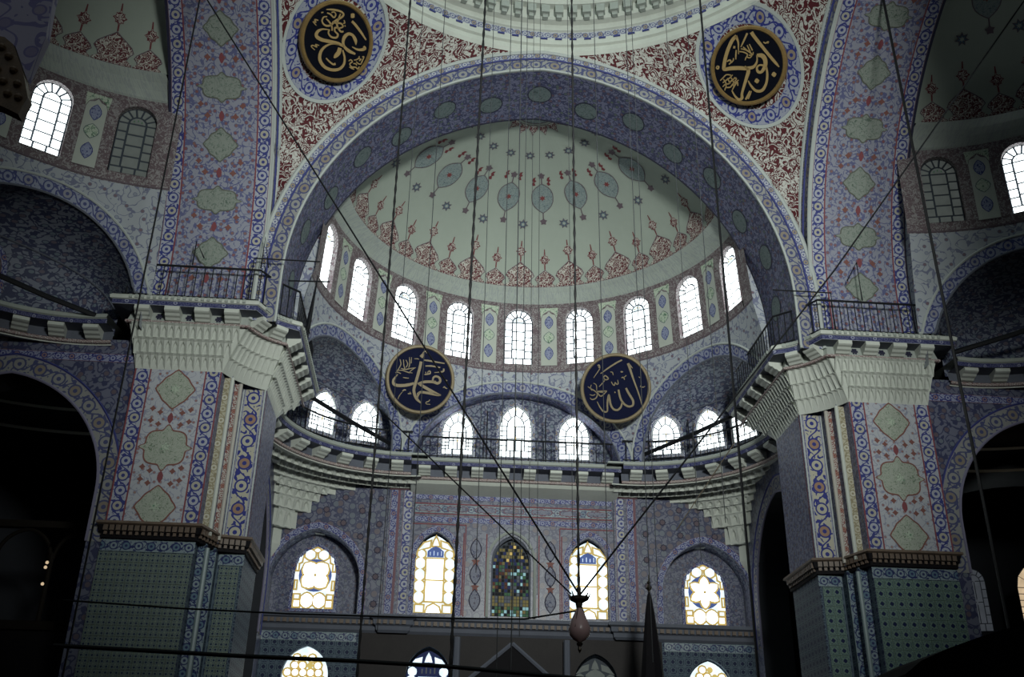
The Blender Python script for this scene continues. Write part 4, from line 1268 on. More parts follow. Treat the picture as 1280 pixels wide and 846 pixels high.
# ------------------------------------------------------------------ piers with muqarnas capitals
def pier(sg, nm):
    P = lambda x, y: (sg * x, y)
    Yf = 32.3
    # shaft plan (positive x = right pier): outer front, inner front, recess, second face, flank
    plan = [(13.8, 36.5), (13.8, Yf), (10.9, Yf), (10.9, 32.75), (10.62, 32.75), (10.62, 33.25), (10.42, 33.25), (10.42, 33.7), (9.6, 33.7), (9.6, 36.4), (10.6, 36.4)]
    def shaft(name, off, z0, z1, m, par=None):
        pth = [P(x, y) for x, y in plan]
        return sweep(name, pth, [(off, z0), (off, z1)], m, par, side=-sg)
    body = struct(shaft('wall_pier_' + nm, 0, 10.1, 18.2, 'pier_flank'))
    F = lambda s, t, n=0: (sg * s, Yf - n, t)
    z0, z1 = 10.2, 15.72
    # front panel with borders
    strip('panel_border', [(13.52, z0), (13.52, z1)], F, .5, 'border_blue', body, .015)
    strip('panel_border', [(11.18, z0), (11.18, z1)], F, .5, 'border_blue', body, .015, uoff=.25)
    decal('painted_panel', rect(11.43, 13.27, z0, z1), F, 'pier_panel', body, .012, rings=1)
    for x in (11.43, 13.27, 10.93, 13.77): strip('panel_line', [(x, z0), (x, z1)], F, .05, 'line_red', body, .022)
    xm = 12.35
    for i, (z, k) in enumerate(((15.02, 'd'), (12.95, 'c'), (10.95, 'd'))):
        o = lozenge(.66, .72, .06) if k == 'd' else cartouche(.92, .82)
        decal('painted_medallion', shift(o, xm, z), F, 'medal_green', body, .02, edge='medal_edge', edgew=.05)
        decal('medallion_star', shift(star(.2, 6, .45), xm, z), F, 'medal_leaf', body, .035, rings=1)
    for z in (13.98, 11.95):
        decal('painted_bud', shift(lens(.1, .2, 10), xm, z), F, 'line_red', body, .02, rings=1)
        for q in (-.36, -.62, .36, .62):
            for dz in (-.22, .2):
                decal('painted_flower', shift(star(.11, 4, .6), xm + q, z + dz + (.12 if abs(q) > .5 else 0)), F, 'medal_edge', body, .02, rings=1)
    # recess moldings and second face
    F2 = lambda s, t, n=0: (sg * s, 33.7 - n, t)
    strip('panel_border', [(10.02, z0), (10.02, z1)], F2, .62, 'border_flower', body, .015)
    for x in (9.64, 10.38): strip('panel_line', [(x, z0), (x, z1)], F2, .05, 'line_white', body, .02)
    strip('recess_border', [(10.52, z0), (10.52, z1)], lambda s, t, n=0: (sg * s, 33.25 - n, t), .2, 'border_redrope', body, .012)
    strip('recess_border', [(10.76, z0), (10.76, z1)], lambda s, t, n=0: (sg * s, 32.75 - n, t), .26, 'border_gold', body, .012)
    g = G(); g.tube([(sg * 10.42, 33.25, z0), (sg * 10.42, 33.25, z1)], .07, 8); g.obj('corner_rope', 'border_redrope', body)
    g = G(); g.tube([(sg * 10.62, 32.75, z0), (sg * 10.62, 32.75, z1)], .07, 8); g.obj('corner_rope', 'stone_white', body)
    # flank edge lines
    F3 = lambda s, t, n=0: (sg * (9.6 - n), s, t)
    strip('panel_line', [(33.74, z0), (33.74, z1)], F3, .07, 'line_red', body, .015)
    # --- capital: rows of cells between the shaft and the cornice
    cap = empty_struct('trim_capital_' + nm)
    bot = [(13.8, Yf), (10.9, Yf), (9.6, 33.7), (9.6, 36.4)]
    top = [(14.2, 31.9), (10.2, 31.9), (9.08, 33.15), (9.08, 38.9)]
    def outline(k):
        q = [(b[0] + (t[0] - b[0]) * k, b[1] + (t[1] - b[1]) * k) for b, t in zip(bot, top)]
        # concave corner between q1 and q2
        c = (q[2][0] * .40 + q[1][0] * .60 + .12, q[1][1] * .40 + q[2][1] * .60 + .12)
        curve = []
        for i in range(9):
            t_ = i / 8; a, b = q[1], q[2]
            curve.append(((1 - t_) ** 2 * a[0] + 2 * t_ * (1 - t_) * c[0] + t_ * t_ * b[0], (1 - t_) ** 2 * a[1] + 2 * t_ * (1 - t_) * c[1] + t_ * t_ * b[1]))
        return q, curve
    rowsN = 3; zb, zt = 15.72, 17.24
    g = G(); rr, uu = [], []
    for j in range(rowsN + 1):
        k = j / rowsN; q, cv = outline(max(0, k - .08) if j else 0)
        pts = [(q[0][0], 36.5)] + [q[0]] + cv + [q[3]]
        rr.append([(sg * x, y, zb + (zt - zb) * k) for x, y in pts]); uu.append([(i, j) for i in range(len(pts))])
    g.grid(rr, uu); g.obj('capital_core', 'stone_white', cap)
    for j in range(rowsN):
        q, cv = outline(j / rowsN); q2, cv2 = outline((j + 1) / rowsN)
        z = zb + (zt - zb) * j / rowsN; h = (zt - zb) / rowsN
        segs = [[q[0], q[1]], cv, [q[2], q[3]]]
        for si, sgm in enumerate(segs):
            pth = [P(x, y) for x, y in sgm]
            S_, w = path_sample(pth, .245 if si != 1 else .25)
            for i, (p, tg) in enumerate(S_):
                d = Vector(tg).normalized(); nr = Vector((d.y, -d.x)) * (-sg)
                if j % 2 and i == len(S_) - 1 and si == 0: pass
                place('muqarnas_cell', CELL, cap, (p[0], p[1], z), d, nr, w * .98, .27, h * 1.02)
    # --- cornice slab with corbels
    q, cv = outline(1.0)
    basepath = [P(q[0][0], 36.0), P(*q[0])] + [P(*c) for c in cv] + [P(*q[3])]
    cor = empty_struct('trim_cornice_' + nm)
    sd = -sg
    sweep('bead_course', basepath, [(.04, 17.22), (.10, 17.24), (.10, 17.32), (.04, 17.34)], 'bead_red', cor, sd)
    sweep('frieze', basepath, [(.04, 17.34), (-.04, 17.68)], 'stone_grey', cor, sd)
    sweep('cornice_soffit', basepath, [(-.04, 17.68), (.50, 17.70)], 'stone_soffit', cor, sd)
    sweep('cornice_stripe', basepath, [(.50, 17.70), (.52, 17.86)], 'stone_blue', cor, sd)
    sweep('cornice_edge', basepath, [(.52, 17.86), (.58, 17.88), (.60, 17.98), (.54, 18.05), (-3.2, 18.03)], 'stone_white', cor, sd)
    # carved leaf crest along the edge
    g = G(); g.box(-.05, .05, -.04, .0, 0, .12); lm = meshdata('crest_leaf', g.v, g.f, 'stone_grey', g.u)
    for sgm in ([q[0], q[1]], cv, [q[2], q[3]]):
        S_, w = path_sample([P(x, y) for x, y in sgm], 1.12 if sgm is not cv else .95)
        for ii, (p, tg) in enumerate(S_):
            d = Vector(tg).normalized(); nr = Vector((d.y, -d.x)) * (-sg)
            place('corbel', CORB, cor, (p[0], p[1], 17.32), d, nr, .50, .50, .38)
            if ii < len(S_) - 1: place('frieze_rosette', ROSE, cor, (p[0] + d.x * w / 2, p[1] + d.y * w / 2, 17.5), d, nr, 1, 1, 1)
        S_, w = path_sample([P(x, y) for x, y in sgm], .2)
        for p, tg in S_:
            d = Vector(tg).normalized(); nr = Vector((d.y, -d.x)) * (-sg)
            place('crest_leaf', lm, cor, (p[0] + nr.x * .59, p[1] + nr.y * .59, 17.9), d, nr, 1, 1, 1)
    # --- lower gilt cornice and tiled base
    lowc = empty_struct('trim_lower_cornice_' + nm)
    pth = [P(x, y) for x, y in [(13.8, 34.5)] + plan[1:3] + [(10.7, 32.9), (10.5, 33.5), (9.6, 33.7), (9.6, 36.4), (10.4, 36.4)]]
    sweep('cornice_moulding', pth, [(0, 10.45), (.2, 10.42), (.22, 10.34), (.14, 10.3)], 'wood_gilt', lowc, sd)
    sweep('cornice_moulding', pth, [(.14, 10.3), (.1, 10.1), (.04, 10.05), (.04, 9.9), (0, 9.88)], 'wood_dark', lowc, sd)
    g = G(); g.box(-.07, .07, -.17, 0, 0, .17); g.box(-.05, .05, -.1, 0, -.12, 0); me = meshdata('dentil', g.v, g.f, 'wood_gilt', g.u)
    for a, b in zip(pth, pth[1:]):
        if math.hypot(b[0] - a[0], b[1] - a[1]) < .3: continue
        S_, w = path_sample([a, b], .19)
        for p, tg in S_:
            d = Vector(tg).normalized(); nr = Vector((d.y, -d.x)) * (-sg)
            place('dentil', me, lowc, (p[0], p[1], 10.12), d, nr, 1, 1, 1)
    base = struct(shaft('wall_pier_base_' + nm, -.03, 0, 9.95, 'tile_low_wall'))
    strip('tile_frieze', [(10.9, 9.68), (13.8, 9.68)], F, .36, 'border_tile', base, .0)
    strip('tile_frieze', [(9.6, 9.68), (10.42, 9.68)], F2, .36, 'border_tile', base, .0)
    tm = 'pier_tile_net' if sg < 0 else 'pier_tile_spot'
    ts = .32
    g = G(); h = ts / 2 - .006
    g.poly([(-h, -.02, -h), (h, -.02, -h), (h, -.02, h), (-h, -.02, h)], [(0, 0), (1, 0), (1, 1), (0, 1)])
    for (x0, z0_, x1, z1_) in ((-h, -h, h, -h), (h, -h, h, h), (h, h, -h, h), (-h, h, -h, -h)):
        g.poly([(x0, -.02, z0_), (x0, 0.01, z0_), (x1, 0.01, z1_), (x1, -.02, z1_)], [(0, 0)] * 4)
    me = meshdata('wall_tile', g.v, g.f, tm, g.u)
    for j in range(14):
        z = 9.48 - ts * (j + .5)
        for i in range(9): link('wall_tile', me, base, Matrix.Translation((sg * (10.94 + ts * (i + .5)), Yf + .02, z)))
        for i in range(2): link('wall_tile', me, base, Matrix.Translation((sg * (9.72 + ts * (i + .5)), 33.72, z)))
    # border strips of the tiled base
    strip('tile_border', [(10.76, 0), (10.76, 9.8)], lambda s, t, n=0: (sg * s, 32.75 - n, t), .28, 'border_tile', base, .01)
    strip('tile_border', [(10.52, 0), (10.52, 9.8)], lambda s, t, n=0: (sg * s, 33.25 - n, t), .2, 'border_tile', base, .01)
    g = G(); g.tube([(sg * 10.62, 32.75, 0), (sg * 10.62, 32.75, 9.8)], .08, 8); g.obj('corner_shaft', 'border_tile', base)
    return q, cv
g = G()
for k in range(6):
    a = 2 * pi * k / 6; g.box(.085 * cos(a) - .035, .085 * cos(a) + .035, -.03, .05, .085 * sin(a) - .035, .085 * sin(a) + .035)
g.box(-.035, .035, -.04, .05, -.035, .035)
ROSE = meshdata('frieze_rosette', g.v, g.f, 'line_dark', g.u)
pier(-1, 'left'); pier(1, 'right')
for sg, lab1, lab2 in ((-1, 'black iron railing on top of the bright muqarnas capital, red medallions behind', ''), (1, 'black iron railing on top of the shaded muqarnas capital near the hanging black cable', '')):
    pth = [(sg * 14.5, 31.55), (sg * 9.95, 31.55), (sg * 9.5, 32.3), (sg * 8.75, 33.0), (sg * 8.75, 38.0)]
    railing('capital_railing', lab1, pth, 18.05, 1.3, None, .28)

# ------------------------------------------------------------------ tie bars of the exedrae
for pts, lab in (([(-9.35, 38.6, 17.95), (-5.2, 42.55, 16.95)], 'thick black iron tie bar slanting across the curved gallery by the bright capital'),
                 ([(9.35, 38.6, 17.95), (5.2, 42.55, 16.95)], 'thick black iron tie bar slanting across the curved gallery by the shaded capital'),
                 ([(-18.4, 29.8, 17.9), (-14.95, 31.9, 17.3)], 'thick black iron tie bar at the left picture edge under the side gallery railing'),
                 ([(18.4, 29.8, 18.4), (14.95, 31.9, 17.7)], 'thick black iron tie bar at the right picture edge beside the hanging black cable')):
    g = G(); d = [Vector(p) for p in pts]; g.tube([d[0], (d[0] + d[1]) / 2 + Vector((0, 0, -.05)), d[1]], .09, 6)
    tag(g.obj('tie_bar', 'rail_iron'), lab, 'tie bar')

# ------------------------------------------------------------------ calligraphy roundels
def smooth(pts, k=5):
    out = []
    n = len(pts)
    for i in range(n - 1):
        p0, p1, p2, p3 = pts[max(i - 1, 0)], pts[i], pts[i + 1], pts[min(i + 2, n - 1)]
        for j in range(k):
            t = j / k
            out.append(tuple(.5 * (2 * b + (c - a) * t + (2 * a - 5 * b + 4 * c - d) * t * t + (3 * b - a - 3 * c + d) * t ** 3) for a, b, c, d in zip(p0, p1, p2, p3)))
    out.append(pts[-1]); return out
def stroke(g, pts, n=.0, curve=True):
    """pts: (x, y, width) in roundel units"""
    P = smooth(pts) if curve and len(pts) > 2 else pts
    a, b = [], []
    for i, (x, y, w) in enumerate(P):
        p, q = P[max(i - 1, 0)], P[min(i + 1, len(P) - 1)]
        dx, dy = q[0] - p[0], q[1] - p[1]; l = math.hypot(dx, dy) or 1
        a.append((x - dy / l * w / 2, y + dx / l * w / 2)); b.append((x + dy / l * w / 2, y - dx / l * w / 2))
    z0, z1 = .0, .03
    rows = [[(x, y, z0) for x, y in a], [(x, y, z1) for x, y in a], [(x, y, z1) for x, y in b], [(x, y, z0) for x, y in b]]
    g.grid(rows, [[(p[0], p[1]) for p in r] for r in rows])
def roundel(label, M4, rad, strokes, cx, cy, hx, hy, face, script, rim=.11, group='calligraphy roundels'):
    t = thing('calligraphy_roundel', label, 'roundel', group, mw=M4)
    K = 56; g = G()
    prof = [(rad, -.12), (rad, .02), (rad * (1 - rim * .3), .07), (rad * (1 - rim * .8), .07), (rad * (1 - rim), .02)]
    rows = [[(r * cos(2 * pi * i / K), r * sin(2 * pi * i / K), z) for i in range(K)] for r, z in prof]
    g.grid(rows, [[(i * rad * 2 * pi / K, z) for i in range(K)] for r, z in prof], 0, True); g.poly([(rad * cos(2 * pi * i / K), rad * sin(2 * pi * i / K), -.12) for i in range(K - 1, -1, -1)], [(0, 0)] * K)
    g.obj('rim', 'gilt' if face == 'navy' else 'gilt_script_dim', t, None, False)
    g = G(); g.poly([(rad * .95 * cos(2 * pi * i / K), rad * .95 * sin(2 * pi * i / K), .015) for i in range(K)], [(cos(2 * pi * i / K), sin(2 * pi * i / K)) for i in range(K)])
    g.obj('face', face, t)
    for st in strokes:
        g = G()
        pts = [((p[0] - cx) / hx * rad, -(p[1] - cy) / hy * rad, p[2] / hx * rad) for p in st]
        stroke(g, pts); g.obj('script_stroke', script, t, Matrix.Translation((0, 0, .018)))
    return t
def dot(x, y, r): return [(x - r, y - r * .2, .5), (x - r * .3, y - r * .1, r * 1.8), (x + r * .3, y + r * .1, r * 1.8), (x + r, y + r * .2, .5)]
UMAR = [
    [(550, 272, 4), (530, 240, 26), (490, 216, 20), (455, 228, 22), (440, 268, 26), (446, 308, 22), (470, 338, 20), (520, 348, 24), (578, 340, 14)],
    [(305, 288, 6), (255, 318, 12), (232, 358, 22), (240, 394, 26), (290, 394, 26), (360, 366, 24), (420, 344, 22), (470, 340, 16)],
    [(430, 348, 10), (375, 376, 10), (336, 428, 16), (324, 490, 22), (345, 548, 26), (400, 578, 24), (462, 568, 22), (515, 528, 20), (532, 470, 18), (512, 416, 16), (472, 372, 12)],
    [(446, 368, 30), (452, 410, 34), (444, 446, 28), (438, 470, 8)],
    [(436, 118, 18), (480, 130, 20), (545, 156, 18), (606, 186, 10)],
    dot(422, 75, 19),
    [(528, 302, 6), (575, 298, 14), (612, 276, 20), (628, 252, 24), (610, 244, 14)],
    [(382, 508, 10), (420, 518, 12), (455, 520, 14), (470, 505, 16)],
    [(198, 272, 8), (172, 284, 10), (188, 298, 10), (168, 306, 8), (202, 318, 6)], [(192, 205, 10), (206, 190, 6)],
    [(290, 448, 6), (262, 458, 9), (280, 470, 8), (246, 476, 8), (240, 492, 8), (276, 500, 5)],
    [(216, 158, 6), (262, 128, 14), (318, 104, 14), (352, 108, 14), (350, 140, 14), (318, 196, 14), (300, 250, 14), (262, 276, 14), (228, 262, 12), (224, 226, 10), (246, 204, 8)],
    [(232, 178, 8), (262, 172, 12), (296, 180, 10), (300, 150, 10), (280, 138, 8), (262, 156, 8)],
    [(300, 218, 8), (330, 208, 12), (366, 188, 12), (392, 200, 10), (372, 228, 10), (340, 246, 12), (352, 272, 12), (384, 282, 14), (382, 312, 14), (346, 330, 14), (312, 316, 12), (308, 284, 8)],
    [(330, 120, 8), (334, 170, 12), (346, 220, 14), (392, 246, 14), (412, 232, 10)], [(246, 224, 8), (280, 232, 12), (312, 252, 12), (330, 282, 10)],
    [(376, 150, 8), (392, 164, 8), (380, 178, 6)], [(400, 180, 6), (408, 190, 8)],
    [(556, 424, 6), (566, 404, 9), (584, 412, 9), (574, 440, 9), (600, 452, 10), (630, 436, 10), (650, 440, 8), (654, 414, 8)],
    [(590, 392, 6), (608, 376, 8), (620, 350, 9), (612, 338, 7)], [(640, 330, 6), (652, 320, 8), (656, 380, 9)], [(612, 392, 7), (640, 396, 9), (660, 384, 7)], [(580, 464, 6), (606, 462, 10), (626, 458, 6)], [(598, 420, 7), (620, 410, 9), (630, 420, 6)], [(624, 360, 7), (640, 350, 7), (632, 374, 7)]]
ABUBAKR = [
    [(402, 160, 24), (360, 180, 26), (310, 232, 26), (268, 290, 26), (240, 342, 26), (234, 366, 22), (280, 378, 28), (340, 402, 28), (390, 428, 26), (440, 440, 22), (470, 424, 16), (486, 400, 10), (494, 366, 8)],
    [(396, 158, 20), (398, 210, 12), (384, 260, 7), (372, 300, 4)],
    [(384, 408, 10), (400, 450, 26), (372, 496, 24), (336, 546, 20), (300, 600, 18), (288, 634, 22), (262, 634, 18), (244, 596, 12), (236, 546, 8)],
    [(512, 182, 26), (520, 220, 24), (548, 310, 22), (580, 410, 20), (604, 480, 18), (618, 520, 6)],
    [(494, 366, 22), (528, 384, 30), (540, 420, 30), (528, 466, 28), (490, 500, 22), (464, 490, 18), (466, 456, 14), (490, 446, 12), (516, 460, 14)],
    [(532, 480, 12), (520, 540, 16), (492, 600, 18), (448, 638, 22), (404, 622, 18), (382, 570, 14), (374, 524, 6)],
    [(482, 176, 14), (440, 220, 12), (404, 256, 6)],
    dot(434, 553, 18), dot(566, 558, 18), [(192, 318, 8), (202, 328, 10), (192, 342, 10), (182, 330, 8), (192, 318, 8)],
    [(310, 656, 12), (334, 636, 16), (362, 604, 8)], [(330, 660, 8), (356, 632, 8), (372, 610, 5)],
    [(352, 232, 18), (366, 240, 16)], [(366, 262, 8), (350, 300, 10), (340, 330, 6)],
    [(272, 318, 8), (294, 314, 12), (300, 334, 10), (280, 344, 8)], [(300, 340, 8), (320, 328, 8), (326, 312, 6)],
    [(400, 268, 6), (430, 290, 10), (452, 320, 10), (462, 348, 8), (440, 362, 8), (420, 344, 8)], [(384, 284, 8), (410, 300, 8), (432, 330, 8), (412, 352, 8), (402, 366, 6)], [(452, 262, 6), (458, 320, 8)], [(470, 262, 6), (476, 318, 8)], [(420, 262, 6), (440, 300, 8)], [(440, 340, 8), (466, 350, 8), (478, 330, 6)],
    [(570, 290, 6), (582, 306, 9), (604, 304, 9), (596, 316, 6)],
    [(178, 436, 6), (206, 424, 9), (236, 412, 8), (268, 430, 8)], [(190, 460, 6), (222, 452, 9), (252, 446, 9), (280, 432, 6)], [(180, 490, 6), (206, 480, 9), (232, 486, 9), (262, 470, 9), (300, 464, 6)], [(186, 524, 6), (200, 506, 9), (232, 516, 9), (262, 500, 9), (310, 490, 6)], [(240, 544, 6), (266, 520, 10), (294, 500, 10), (290, 530, 6)], [(204, 436, 6), (212, 470, 8), (202, 504, 6)], [(236, 440, 6), (240, 490, 8)], [(260, 440, 6), (268, 490, 8), (256, 520, 6)], [(284, 456, 6), (296, 476, 8), (276, 486, 6)]]
MUHAMMAD = [
    [(392, 246, 28), (388, 300, 28), (380, 360, 28), (370, 430, 28), (358, 500, 28), (352, 560, 28), (370, 620, 28), (400, 660, 26), (440, 690, 10)],
    [(345, 488, 22), (300, 508, 28), (240, 526, 30), (180, 532, 30), (146, 518, 28), (140, 480, 22), (160, 440, 14), (176, 414, 8)],
    [(380, 488, 14), (440, 462, 26), (500, 450, 26), (540, 448, 26), (580, 456, 26), (604, 430, 24), (590, 394, 22), (556, 384, 20), (532, 402, 18), (532, 440, 16), (560, 436, 10)],
    [(392, 484, 22), (440, 508, 28), (500, 536, 30), (560, 562, 28), (626, 580, 12)],
    [(386, 600, 10), (420, 574, 24), (480, 572, 26), (540, 576, 26), (600, 582, 20), (626, 574, 8)], [(412, 580, 18), (396, 620, 16), (400, 650, 8)],
    [(416, 228, 8), (450, 226, 16), (540, 230, 16), (630, 234, 10)], [(440, 288, 10), (500, 280, 16), (590, 284, 12)],
    [(386, 200, 36), (400, 176, 30), (410, 160, 24)], [(398, 158, 8), (416, 134, 14), (440, 130, 12), (436, 150, 8)],
    [(536, 346, 6), (580, 336, 10), (624, 320, 18), (626, 290, 14)],
    [(440, 380, 12), (466, 374, 14), (496, 360, 14), (490, 336, 12), (474, 344, 10), (470, 366, 8)], [(446, 350, 8), (456, 366, 8)],
    [(660, 410, 10), (674, 418, 10)], [(640, 500, 6), (650, 484, 10), (664, 496, 10), (682, 500, 8)],
    [(240, 588, 8), (254, 572, 14), (274, 570, 10)], [(296, 606, 10), (320, 600, 12), (314, 584, 10), (330, 606, 8)],
    [(520, 640, 8), (510, 660, 9), (488, 672, 9), (490, 690, 8), (530, 690, 5)], [(240, 596, 5), (214, 640, 7), (206, 676, 5)],
    [(180, 250, 6), (196, 300, 9), (180, 350, 8), (160, 390, 6)], [(216, 250, 6), (226, 310, 9), (240, 346, 8)], [(272, 216, 6), (282, 290, 9), (276, 330, 7)], [(292, 214, 6), (296, 280, 8)], [(200, 346, 8), (246, 352, 10), (290, 336, 9), (344, 320, 6)], [(170, 372, 7), (220, 366, 10), (270, 378, 10), (320, 380, 6)], [(240, 250, 6), (262, 290, 9), (250, 330, 8)], [(150, 400, 6), (176, 392, 10), (206, 404, 8)], [(230, 440, 6), (262, 442, 10), (290, 440, 6)], [(286, 390, 6), (300, 360, 8), (330, 330, 8), (346, 318, 5)], [(320, 226, 5), (350, 222, 8), (370, 224, 5)]]
ALLAH = [
    [(548, 176, 26), (560, 220, 24), (580, 300, 20), (604, 390, 16), (630, 480, 14), (650, 560, 12), (664, 636, 6)], [(560, 190, 16), (584, 222, 8), (590, 234, 4)],
    [(516, 446, 20), (534, 492, 22), (560, 544, 22), (580, 590, 22), (576, 636, 20), (540, 650, 20), (500, 630, 20), (470, 590, 20), (452, 540, 20), (440, 460, 18)],
    [(470, 600, 12), (456, 650, 18), (420, 682, 20), (380, 668, 20), (356, 620, 20), (348, 560, 20), (342, 512, 16), (330, 560, 18), (322, 620, 16), (318, 690, 14), (280, 690, 16), (246, 640, 12), (222, 582, 8)],
    [(490, 136, 14), (420, 172, 16), (340, 224, 14), (268, 276, 8)], [(240, 186, 12), (258, 182, 14), (262, 214, 10), (248, 196, 8)], [(262, 222, 8), (230, 270, 8), (196, 318, 5)],
    [(470, 262, 10), (482, 268, 16), (494, 264, 8)], [(366, 262, 6), (388, 268, 10), (394, 300, 6)],
    [(372, 370, 8), (386, 400, 10), (402, 410, 10), (410, 380, 8), (424, 400, 10), (440, 394, 10), (436, 354, 6)],
    [(476, 332, 10), (496, 330, 12), (506, 356, 8)], [(498, 330, 6), (516, 316, 8), (526, 308, 5)],
    [(296, 320, 10), (314, 300, 12), (344, 334, 12), (316, 346, 10), (298, 328, 8)], [(306, 352, 8), (280, 384, 10), (246, 420, 6)],
    [(222, 470, 10), (270, 470, 14), (324, 468, 8)], [(228, 480, 10), (262, 524, 12), (322, 472, 8)], [(240, 476, 6), (290, 486, 8)],
    [(134, 412, 6), (170, 440, 10), (206, 466, 10), (226, 500, 8), (212, 540, 12), (172, 556, 10), (152, 536, 6)], [(170, 394, 6), (160, 430, 8), (176, 460, 5)], [(192, 376, 6), (220, 400, 8), (222, 460, 6)], [(150, 500, 6), (180, 510, 9), (206, 500, 6)], dot(404, 488, 8),
    [(668, 420, 6), (662, 440, 9), (690, 446, 9), (706, 436, 5)], [(648, 330, 5), (660, 342, 8)]]
def pen_point(sg, off):
    F = PEN(sg); zc = 28.6 if sg < 0 else 28.82; w0 = .57 if sg < 0 else .53
    p = Vector(F(w0, zc)); a = Vector(F(w0 + .05, zc)) - Vector(F(w0 - .05, zc)); b = Vector(F(w0, zc + .3)) - Vector(F(w0, zc - .3))
    n = a.cross(b).normalized()
    if n.y > 0: n = -n
    return p + n * off, n
def face_frame(p, nrm, up=(0, 0, 1)):
    z = Vector(nrm).normalized(); x = Vector(up).cross(z).normalized(); y = z.cross(x)
    m = Matrix((x, y, z)).transposed().to_4x4(); m.translation = Vector(p); return m
# upper pair on the pendentives, lower pair between the arches of the exedrae
roundel('black roundel with broad gilt rim and gold script, a gold dot at its top', face_frame(*pen_point(-1, .42)), 1.5, UMAR, 408, 335, 300, 345, 'navy', 'gilt_script')
roundel('black roundel with broad gilt rim and gold script forming a big angular kaf', face_frame(*pen_point(1, .42)), 1.5, ABUBAKR, 408, 415, 286, 312, 'navy', 'gilt_script')
roundel('navy roundel with thin gilt rim hung between the arches beside the flat gallery, looping script', face_frame((-4.42, 40.9, 19.6), (.18, -.92, -.28)), 1.52, MUHAMMAD, 406, 435, 345, 372, 'navy_blue', 'gilt_script_dim', .1)
roundel('navy roundel with thin gilt rim and sparse script ending in a tall upright alif', face_frame((4.18, 40.9, 19.62), (-.22, -.92, -.28)), 1.56, ALLAH, 412, 440, 355, 385, 'navy_blue', 'gilt_script_dim', .1)

# ------------------------------------------------------------------ hanging cables and wires
def cable(name, pts, rad, label, cat='cable', group=None, m='cable_black', knots=False, n=6):
    g = G(); P = [Vector(p) for p in pts]
    if knots:
        out, rr = [], []
        L = (P[-1] - P[0]).length; k = int(L / .22)
        for i in range(k + 1):
            out.append(P[0].lerp(P[-1], i / k)); rr.append(rad * (1.35 if i % 2 else .75))
        g.tube(out, rr, 5)
    else: g.tube(P, rad, n)
    return tag(g.obj(name, m), label, cat, group)
cable('hanging_chain', [(-2.55, 24, 36), (-2.93, 24, 2.2)], .034, 'thick knotted black chain hanging in front of the semi-dome, beside the blue script roundel', 'chain', knots=True)
cable('hanging_chain', [(-.23, 22, 41), (-.23, 22, 6.5)], .028, 'straight black chain that carries the red glass lamp', 'chain', knots=True)
cable('hanging_chain', [(-5.15, 26, 34.5), (-5.11, 26, 3.0)], .032, 'thick black chain in front of the drum window next to the bright capital', 'chain', knots=True)
cable('hanging_cable', [(4.82, 26, 34.5), (4.82, 26, 4.5)], .036, 'black cable hanging before the last lit drum window on the shaded side')
cable('hanging_cable', [(11.45, 26, 29.1), (11.6, 26, 2.5)], .045, 'thick black cable hanging before the shaded pier and the dark side arch')
cable('hanging_cable', [(-12.03, 26, 29.1), (-12.03, 26, 3)], .026, 'thin black cable hanging before the bright pier and its left border')
WIRES = ((-4.65, 6, .010), (-3.94, 7, .012), (-2.35, 7.5, .010), (-1.79, 5, .012), (-1.45, 5, .016), (-1.26, 6, .010), (-1.05, 7, .008), (-.84, 7, .008), (.05, 8, .008), (.92, 6.5, .012), (1.96, 5.5, .012), (2.16, 7, .010), (3.3, 8, .009), (4.0, 9, .012))
ORD = ('first', 'second', 'third', 'fourth', 'fifth', 'sixth', 'seventh', 'eighth', 'ninth', 'tenth', 'eleventh', 'twelfth', 'thirteenth', 'last')
for (x, zlo, r), od in zip(WIRES, ORD):
    cable('hanging_wire', [(x, 25, 34), (x, 25, zlo)], r, 'thin dark wire hanging before the semi-dome, %s of the thin wires counted from the left' % od, 'wire', 'thin wires hanging from the dome', 'wire_grey', n=5)
cable('diagonal_rope', [(-10.6, 22, 22.7), (-.26, 22, 6.45)], .022, 'long black rope slanting from the upper left pier down to the lamp', 'rope')
cable('diagonal_rope', [(13.8, 22, 25.0), (6.5, 22, 14.9), (-.2, 22, 6.4)], .024, 'long black rope slanting from the upper right semi-dome down to the lamp', 'rope')
cable('diagonal_rope', [(-4.9, 23, 10.9), (-.4, 22, 6.4)], .018, 'short black rope slanting from the middle gallery down to the lamp', 'rope')
cable('diagonal_rope', [(8.85, 39.3, 16.7), (7.3, 43.95, 14.2)], .02, 'tan rope slanting from the curved gallery down to the tiled wall', 'rope', m='rope_tan')
cable('slack_rope', [(-11.0, 22, 5.92), (-8.6, 22, 5.83), (-6.37, 22, 5.79), (-3.0, 22, 5.80), (-1.4, 22, 5.84), (-.27, 22, 6.05)], .02, 'thin black rope sagging level across the tiled pier base to the lamp', 'rope')
cable('slack_rope', [(-10.3, 20, 4.7), (-6.89, 20, 4.61), (-4.8, 20, 4.58), (-3.02, 20, 4.53), (-1.2, 20, 4.42), (1, 20, 4.3)], .042, 'thick black rope low across the tiled pier base', 'rope')
